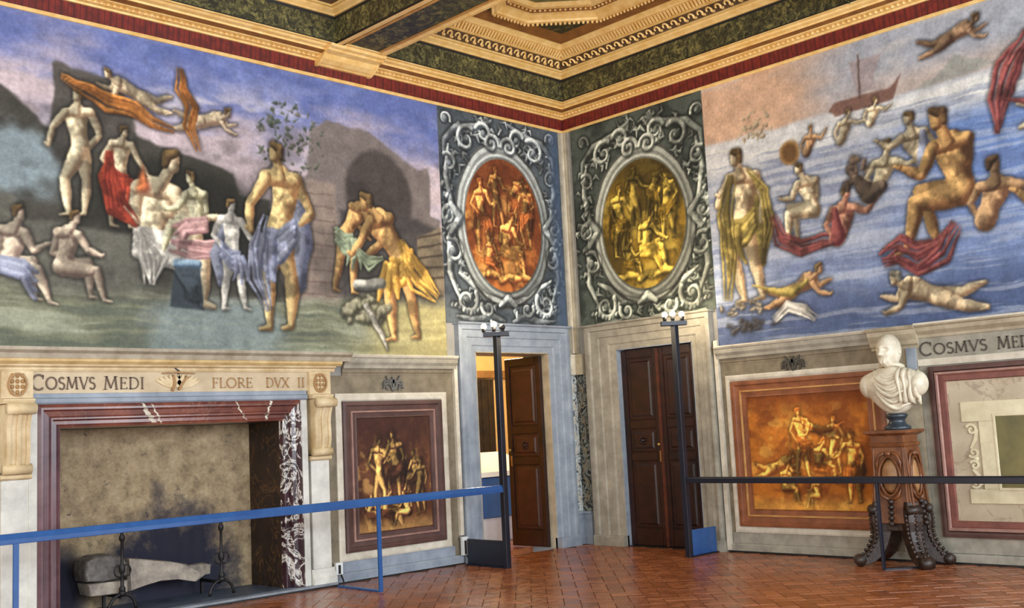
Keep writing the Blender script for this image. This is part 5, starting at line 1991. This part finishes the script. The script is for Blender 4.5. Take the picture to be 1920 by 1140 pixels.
def on_side(x, z, out):
    return Vector((PC.x + x, PC.y - float(np.interp(z, [.44, .56, .72, .95, 1.22], [.245, .225, .205, .19, .182])) - out, z))


CART = plain('pale_cartouche_wood', (170, 126, 82), (134, 94, 58), 0.45, scale=8)
for face, wid in ((on_front, .115), (on_side, .10)):
    m = MB()
    ring_ = [face(wid * math.cos(a) * (.9 + .1 * math.cos(2 * a)), .92 + .20 * math.sin(a), .012) for a in [k * 2 * math.pi / 24 for k in range(25)]]
    m.tube(ring_, .014, 6)
    m.build('cartouche_rim', WALNUT, body)
    m = MB()
    loop0 = [face(wid * .9 * math.cos(k * math.pi / 12), .92 + .19 * math.sin(k * math.pi / 12), .0) for k in range(24)]
    loop1 = [face(wid * .6 * math.cos(k * math.pi / 12), .92 + .13 * math.sin(k * math.pi / 12), .018) for k in range(24)]
    loop2 = [face(wid * .1 * math.cos(k * math.pi / 12), .92 + .03 * math.sin(k * math.pi / 12), .026) for k in range(24)]
    m.rings([loop0, loop1, loop2], cap=True)
    m.build('cartouche', CART, body, smooth=True)
    for s in (-1, 1):
        m = MB()
        m.tube([face(s * .04, 1.16, .01), face(s * .10, 1.13, .015), face(s * .13, 1.05, .015), face(s * .12, .95, .01)], [.02, .016, .014, .008], 6)
        m.build('leaf_carving', WALNUT, body, smooth=True)
        m = MB()
        m.tube([face(s * .02, .68, .01), face(s * .09, .72, .015), face(s * .12, .80, .01)], [.02, .018, .008], 6)
        m.build('leaf_carving', WALNUT, body, smooth=True)
    m = MB()
    m.ball(face(0, 1.15, .01), .035, .035, .03)
    m.build('mask_carving', WALNUT, body, smooth=True)
    m = MB()
    for k in range(5):
        m.ball(face(0, .66 - k * .055, .015), .034 - .002 * k, .034, .03, 8, 5)
    m.build('drop_carving', WALNUT_DARK, body, smooth=True)
    for s in (-1, 1):
        m = MB()
        m.tube([face(s * (wid + .07), .42, .0), face(s * (wid + .045), 1.2, .0)], .012, 6)
        m.build('edge_moulding', WALNUT, body)
# splayed scroll brackets: carved blades set on the corners, each ending in a curled foot
for sx, sy in ((-1, 1), (-1, -1), (1, -1), (1, 1)):
    out = .62 if sx < 0 else .30
    dirv = Vector((sx * out, sy * .85, 0)).normalized()
    nrm = Vector((-dirv.y, dirv.x, 0))
    base = Vector((PC.x + sx * .10, PC.y + sy * .13, 0))

    def fpnt(o_, z, n=0.0):
        p = base + dirv * o_ + nrm * n
        p.x = min(p.x, -.105)
        p.z = z
        return p
    # outer and inner edge of the bracket, from the body down to the floor
    outer = [(.11, .66), (.145, .56), (.15, .46), (.135, .36), (.15, .26), (.195, .17), (.26, .11), (.315, .085)]
    inner = [(-.04, .66), (-.05, .54), (-.05, .44), (-.04, .34), (.0, .22), (.06, .11), (.15, .035), (.26, .01)]
    th_ = [.075, .09, .095, .08, .07, .065, .06, .05]
    m = MB()
    m.rings([[fpnt(o0, z0, -t_), fpnt(o1 * .93 + .07 * o0, z1, -t_ * .8), fpnt(o1, z1, 0), fpnt(o1 * .93 + .07 * o0, z1, t_ * .8), fpnt(o0, z0, t_)]
             for (o1, z1), (o0, z0), t_ in zip(outer, inner, th_)], cap=True)
    ft = m.build('carved_foot', WALNUT_DARK, pd, bevel=.008)
    m = MB()
    m.tube([fpnt(.115, .575, -.075), fpnt(.115, .575, .075)], .05, 12)
    m.build('knee_scroll', WALNUT_DARK, ft, smooth=True)
    m = MB()
    m.tube([fpnt(.285, .062, -.06), fpnt(.285, .062, .06)], .06, 12)
    m.build('foot_scroll', WALNUT_DARK, ft, smooth=True)
    m = MB()
    for k in range(10):
        t = k / 9
        oo = float(np.interp(t, [0, .25, .5, .75, 1], [.155, .155, .15, .19, .26]))
        zz = .52 - .40 * t
        m.ball(fpnt(oo - .006, zz), .017, .017, .02, 6, 4)
        for s_ in (-1, 1):
            m.ball(fpnt(oo - .05, zz, s_ * float(np.interp(t, [0, 1], [.085, .06]))), .017, .017, .026, 6, 4)
    m.build('bead_carving', WALNUT_DARK, ft, smooth=True)['kind'] = 'stuff'
m = MB()
m.box(PC.x - .17, PC.x + .17, PC.y - .20, PC.y + .20, .36, .45)
m.build('apron', WALNUT_DARK, pd, bevel=.01)

# ------------------------------------------------------------------ marble bust, facing out from the wall
BC = Vector((-0.29, -4.78, 1.392))
bu = thing('bust', 'white marble bust of a bearded man in a draped cloak on a dark socle', 'bust', BC)
m = MB()
m.lathe(BC, [(.13, 0), (.135, .012), (.135, .035), (.105, .05), (.085, .075), (.08, .10), (.10, .125), (.115, .14), (.105, .165), (.07, .17)], 24)
m.build('socle', plain('dark_socle', (56, 66, 74), (36, 42, 50), 0.3, scale=6), bu, smooth=True)
# torso: loops of a cut-off chest; local f = forward (-x), s = sideways (y)
m = MB()
loops = []
N_ = 36
for z, wy, fx, bx, off in ((.16, .07, .06, .05, 0), (.20, .13, .10, .07, -.01), (.27, .20, .145, .09, -.02), (.34, .275, .165, .11, -.02), (.41, .335, .17, .125, -.01),
                           (.48, .36, .165, .135, 0.0), (.54, .35, .15, .135, .0), (.585, .305, .13, .125, .01), (.615, .23, .11, .11, .015), (.64, .15, .095, .095, .015), (.66, .105, .09, .085, .01)):
    lp_ = []
    for k in range(N_):
        a = 2 * math.pi * k / N_
        c_, s_ = math.cos(a), math.sin(a)
        f_ = (fx if c_ > 0 else bx) * (abs(c_) ** .8) * (1 if c_ > 0 else -1)
        y_ = wy * (abs(s_) ** .85) * (1 if s_ > 0 else -1)
        fold = .010 * math.sin(a * 5 + z * 34) * (1 if c_ > -.2 else 0) * min(1, (z - .15) * 8)
        lp_.append((BC.x - (f_ + off + fold), BC.y + y_ * (1 + .02 * math.sin(z * 60 + a * 3)), BC.z + z))
    loops.append(lp_)
m.rings(loops, cap=True)
tor = m.build('torso', MARBLE_WHITE, bu, smooth=True)
ss = tor.modifiers.new('smooth', 'SUBSURF')
ss.levels = ss.render_levels = 1


def chest(y, z, out=0.0):
    """point on the front of the chest"""
    zs_ = [.16, .27, .41, .54, .615, .66]
    w_ = np.interp(z, zs_, [.07, .20, .335, .35, .23, .105])
    f_ = np.interp(z, zs_, [.06, .145, .17, .15, .11, .09])
    c_ = math.sqrt(max(0, 1 - min(1, abs(y) / w_) ** 2))
    return (BC.x - (f_ * c_ ** .8 + out), BC.y + y, BC.z + z)


# cloak: deep V folds gathered on one shoulder, a broad fall of cloth on the other
for k in range(6):
    m = MB()
    pts, rs_ = [], []
    for j in range(13):
        t = j / 12
        y = .20 - t * .34 - .012 * k
        z = .645 - .045 * k - (.10 + .020 * k) * math.sin(min(1, t * 1.25) * math.pi * .62) + .10 * max(0, t - .6)
        pts.append(chest(max(-.30, min(.30, y)), max(.2, z), -.006 + .006 * (k % 2)))
        rs_.append(.010 + .016 * math.sin(t * math.pi) * (1 if k % 2 else .7))
    m.tube(pts, rs_, 8)
    m.build('cloak_fold', MARBLE_WHITE, bu, smooth=True)
for k in range(4):
    m = MB()
    pts = [chest(-.12 - .052 * k + .012 * math.sin(t * 2 + k), .635 - .012 * k - t * .11, .004) for t in [j * .35 for j in range(11)] if .62 - t * .11 > .26]
    m.tube(pts, [.020 + .008 * math.sin(j * .8 + k) for j in range(len(pts))], 8)
    m.build('cloak_fold', MARBLE_WHITE, bu, smooth=True)
for s in (-1, 1):                                    # rounded shoulder caps
    m = MB()
    m.ball((BC.x - .01, BC.y + s * .27, BC.z + .47), .125, .10, .13, 16, 10)
    m.build('shoulder', MARBLE_WHITE, bu, smooth=True)
m = MB()
m.tube([(BC.x - .005, BC.y, BC.z + .60), (BC.x - .012, BC.y, BC.z + .68), (BC.x - .03, BC.y + .005, BC.z + .76)], [.10, .082, .082], 18)
m.build('neck', MARBLE_WHITE, bu, smooth=True)
m = MB()
m.tube([(BC.x - .01 + .105 * math.cos(a), BC.y + .11 * math.sin(a), BC.z + .665 - .02 * math.cos(a)) for a in [k * math.pi / 10 for k in range(21)]], .022, 8)
m.build('collar', MARBLE_WHITE, bu, smooth=True)
# head: a displaced sphere with brow, sockets, nose, cheeks and beard
HC = Vector((BC.x - .045, BC.y + .005, BC.z + .825))
HS = 1.2
YAW = math.radians(6)
nu_, nv_ = 48, 40
vs_, fs_ = [], []


def bumpf(x, c, w):
    return math.exp(-((x - c) / w) ** 2)


for i in range(nv_ + 1):
    la = -math.pi / 2 + math.pi * i / nv_
    for k in range(nu_):
        lo__ = 2 * math.pi * k / nu_
        f_, s_, u_ = math.cos(la) * math.cos(lo__), math.cos(la) * math.sin(lo__), math.sin(la)
        X_ = f_ * .128
        Y_ = s_ * .096
        Z_ = u_ * .150
        if f_ > 0:
            # face plane a little flatter, jaw narrower
            X_ -= .010 * bumpf(Z_, 0.0, .05) * f_
            Y_ *= 1 - .16 * max(0, -u_)
            X_ += .018 * bumpf(Z_, .038, .014) * bumpf(Y_, 0, .06)                # brow
            for e in (-1, 1):
                X_ -= .026 * bumpf(Z_, .014, .016) * bumpf(Y_, e * .034, .017)      # sockets
                X_ += .007 * bumpf(Z_, .012, .008) * bumpf(Y_, e * .034, .011)      # eyeballs
                X_ += .008 * bumpf(Z_, -.022, .02) * bumpf(Y_, e * .045, .02)       # cheeks
            nz = max(0, min(1, (.03 - Z_) / .065)) if -.04 < Z_ < .03 else 0
            X_ += (.014 + .034 * nz) * bumpf(Y_, 0, .011 + .008 * nz) * (1 if -.04 < Z_ < .034 else 0)
            X_ -= .012 * bumpf(Z_, -.064, .007) * bumpf(Y_, 0, .03)                 # mouth
            X_ += .034 * bumpf(Z_, -.11, .034) * bumpf(Y_, 0, .06)                  # beard
            X_ += .009 * math.sin(Y_ * 240) * bumpf(Z_, -.105, .035) * bumpf(Y_, 0, .06)
        else:
            X_ *= 1.08
            Z_ += .008 * bumpf(f_, -.6, .4)
        hair_ = bumpf(u_, .55, .35) * (1 if (f_ < .45 or u_ > .55) else 0)
        rr = 1 + .022 * hair_ * math.sin(lo__ * 17 + u_ * 22)
        X_, Y_, Z_ = X_ * rr, Y_ * rr, Z_ * rr
        xw = -(X_ * math.cos(YAW) - Y_ * math.sin(YAW))
        yw = X_ * math.sin(YAW) + Y_ * math.cos(YAW)
        vs_.append((HC.x + xw * HS, HC.y + yw * HS, HC.z + Z_ * HS))
for i in range(nv_):
    for k in range(nu_):
        fs_.append((i * nu_ + k, i * nu_ + (k + 1) % nu_, (i + 1) * nu_ + (k + 1) % nu_, (i + 1) * nu_ + k))
m = MB().add(vs_, fs_)
hd = m.build('head', MARBLE_WHITE, bu, smooth=True)
for s in (-1, 1):
    m = MB()
    m.tube([(HC.x + .01 + .018 * math.cos(a), HC.y + s * .116, HC.z + .0 + .032 * math.sin(a)) for a in [k * math.pi / 8 for k in range(17)]], .009, 6)
    m.ball((HC.x + .01, HC.y + s * .113, HC.z), .016, .01, .028)
    m.build('ear', MARBLE_WHITE, hd, smooth=True)

# ------------------------------------------------------------------ lamp stands and barriers
BULB = bpy.data.materials.new('lamp_glass')
BULB.use_nodes = True
_b = BULB.node_tree.nodes['Principled BSDF']
_b.inputs['Base Color'].default_value = (.85, .85, .82, 1)
_b.inputs['Roughness'].default_value = .15
_b.inputs['Emission Color'].default_value = (1, .93, .8, 1)
_b.inputs['Emission Strength'].default_value = 0.45


def lamp_stand(label, x, y, top, along, panel_to, pmat, smat, globes):
    t = thing('lamp_stand', label, 'lamp', (x, y, 0), 'tall lamp stands before the doors')
    m = MB()
    m.box(x - .034, x + .034, y - .034, y + .034, 0.0, top)
    m.build('pole', smat, t, bevel=.004)
    m = MB()
    A = Vector(along).normalized()
    B = Vector((-A.y, A.x, 0))
    c = Vector((x, y, top))

    def q(a, b, z):
        return c + A * a + B * b + Vector((0, 0, z))
    m.hexa([q(-.16, -.05, 0), q(.15, -.05, 0), q(.15, .05, 0), q(-.16, .05, 0)], [q(-.16, -.05, .055), q(.15, -.05, .055), q(.15, .05, .055), q(-.16, .05, .055)])
    m.build('head_bar', smat, t, bevel=.004)
    for a, b, z in globes:
        m = MB()
        p = q(a, b, .055)
        m.tube([p, p + Vector((0, 0, z - .03))], [.02, .028], 10)
        hs = m.build('lamp_socket', IRON, t, smooth=True)
        m = MB()
        m.ball(p + Vector((0, 0, z)), .038, .038, .038, 16, 10)
        m.build('lamp_globe', BULB if z > .06 else IRON, t, smooth=True)
    m = MB()
    px, py = panel_to
    x0, x1, y0, y1 = min(x, px), max(x, px), min(y, py), max(y, py)
    if abs(px - x) > abs(py - y):
        m.box(x0, x1, y - .02, y + .02, .015, .31)
    else:
        m.box(x - .02, x + .02, y0, y1, .015, .31)
    m.build('base_panel', pmat, t, bevel=.004)
    m = MB()
    if abs(px - x) > abs(py - y):
        m.box(x0, x1, y - .05, y + .05, 0, .015)
    else:
        m.box(x - .05, x + .05, y0, y1, 0, .015)
    m.build('foot_plate', smat, t)
    for a, b, z in globes[:1]:
        l = bpy.data.lights.new('lamp_light', 'POINT')
        l.energy = 45
        l.color = (1, .82, .56)
        l.shadow_soft_size = .12
        lo2 = bpy.data.objects.new('lamp_light', l)
        COL.objects.link(lo2)
        lo2.parent = t
        lo2.location = (0, 0, top + .22)
    return t


lamp_stand('dark blue lamp stand with globe lamps in front of the open door', -2.31, -.87, 2.70, (.72, -.69, 0), (-2.31, -.20), NAVY_DARK, NAVY_DARK,  # base panel coloured darker navy to paint its unlit side
           [(-.15, 0, .07), (-.03, .02, .09), (.07, -.02, .05)])
lamp_stand('dark lamp stand with three globe lamps in front of the shut door', -.66, -2.25, 2.74, (.72, -.69, 0), (-.13, -2.25), NAVY, NAVY_DARK,
           [(-.11, 0, .08), (-.01, .02, .09), (.10, 0, .08)])


def barrier(label, rail0, rail1, posts, feet, zt, mat, pmat, hgt=.085):
    t = thing('barrier', label, 'barrier', (rail0[0], rail0[1], 0), 'low metal visitor barriers')
    a, b = Vector(rail0 + (0,)), Vector(rail1 + (0,))
    dr = (b - a).normalized()
    nr = Vector((-dr.y, dr.x, 0))
    m = MB()
    e = .018
    lo = [a - nr * e, b - nr * e, b + nr * e, a + nr * e]
    sec = [(-e, 0), (e, 0), (e, hgt), (0.0, hgt), (-e, hgt * .45)] if hgt > .08 else [(-e, 0), (e, 0), (e, hgt), (-e * .3, hgt), (-e, hgt * .8)]
    m.rings([[P_ + nr * i + Vector((0, 0, zt - hgt + h_)) for i, h_ in sec] for P_ in (a, b)], cap=True)
    m.build('rail', mat, t, bevel=.005)
    for (px, py), (fx, fy) in zip(posts, feet):
        m = MB()
        m.box(px - .022, px + .022, py - .012, py + .012, 0, zt - hgt + .004)
        m.build('post', pmat, t, bevel=.003)
        m = MB()
        A, B = Vector((px, py, 0)), Vector((fx, fy, 0))
        d_ = (B - A).normalized()
        n_ = Vector((-d_.y, d_.x, 0)) * .03
        lo = [A - n_, B - n_, B + n_, A + n_]
        m.hexa([p for p in lo], [p + Vector((0, 0, .018)) for p in lo])
        m.build('foot', pmat, t)
    return t


barrier('bright blue metal barrier rail along the fireplace', (-9.2, -1.0), (-2.345, -.88), [(-4.23, -.985), (-7.86, -1.0)], [(-4.23, -.25), (-7.86, -.25)], .955, NAVY, NAVY)
barrier('navy metal barrier rail coloured as shaded in front of the bust', (-.665, -2.285), (-.80, -8.5), [(-.735, -4.72), (-.775, -7.6)], [(-.36, -5.06), (-.1, -7.6)], .935, NAVY_DARK, NAVY_DARK, .072)  # navy darkened here to paint the rail's shaded side

# ------------------------------------------------------------------ white cable ducts and socket boxes by the doors
def duct(side, a, z0, z1, lab):
    m = MB()
    wext(m, side, a - .028, a + .028, [(.012, z0), (.05, z0), (.055, z0 + .005), (.055, z1 - .02), (.045, z1), (.012, z1)])
    return tag(m.build('cable_duct', STONE_PALE), lab, 'cable duct')


duct('L', -2.262, .34, 2.53, 'slim white upright cable duct between the purple framed panel and open door')
duct('R', -2.395, .02, 2.56, 'slim white upright cable duct between the shut door and orange panel')
for (x, lab, h) in ((-2.262, 'white socket box on the skirting beside the open door', .22), (-4.115, 'small white socket box on the skirting beside the fireplace', .13)):
    t = thing('socket_box', lab, 'socket', (x, -.055, .1), 'white socket boxes on the skirting')
    m = MB()
    m.box(x - .045, x + .045, -.10, -.056, .105, .105 + h)
    m.build('box', WHITE, t, bevel=.004)
    m = MB()
    m.box(x - .018, x + .012, -.106, -.10, .115, .105 + h * .8)
    m.build('slot', BLACK_PAINT, t)
    m = MB()
    m.tube([(x + .02, -.09, .108), (x + .03, -.12, .04), (x + .01, -.16, .012)], .01, 6)
    m.build('cable', BLACK_PAINT, t, smooth=True)
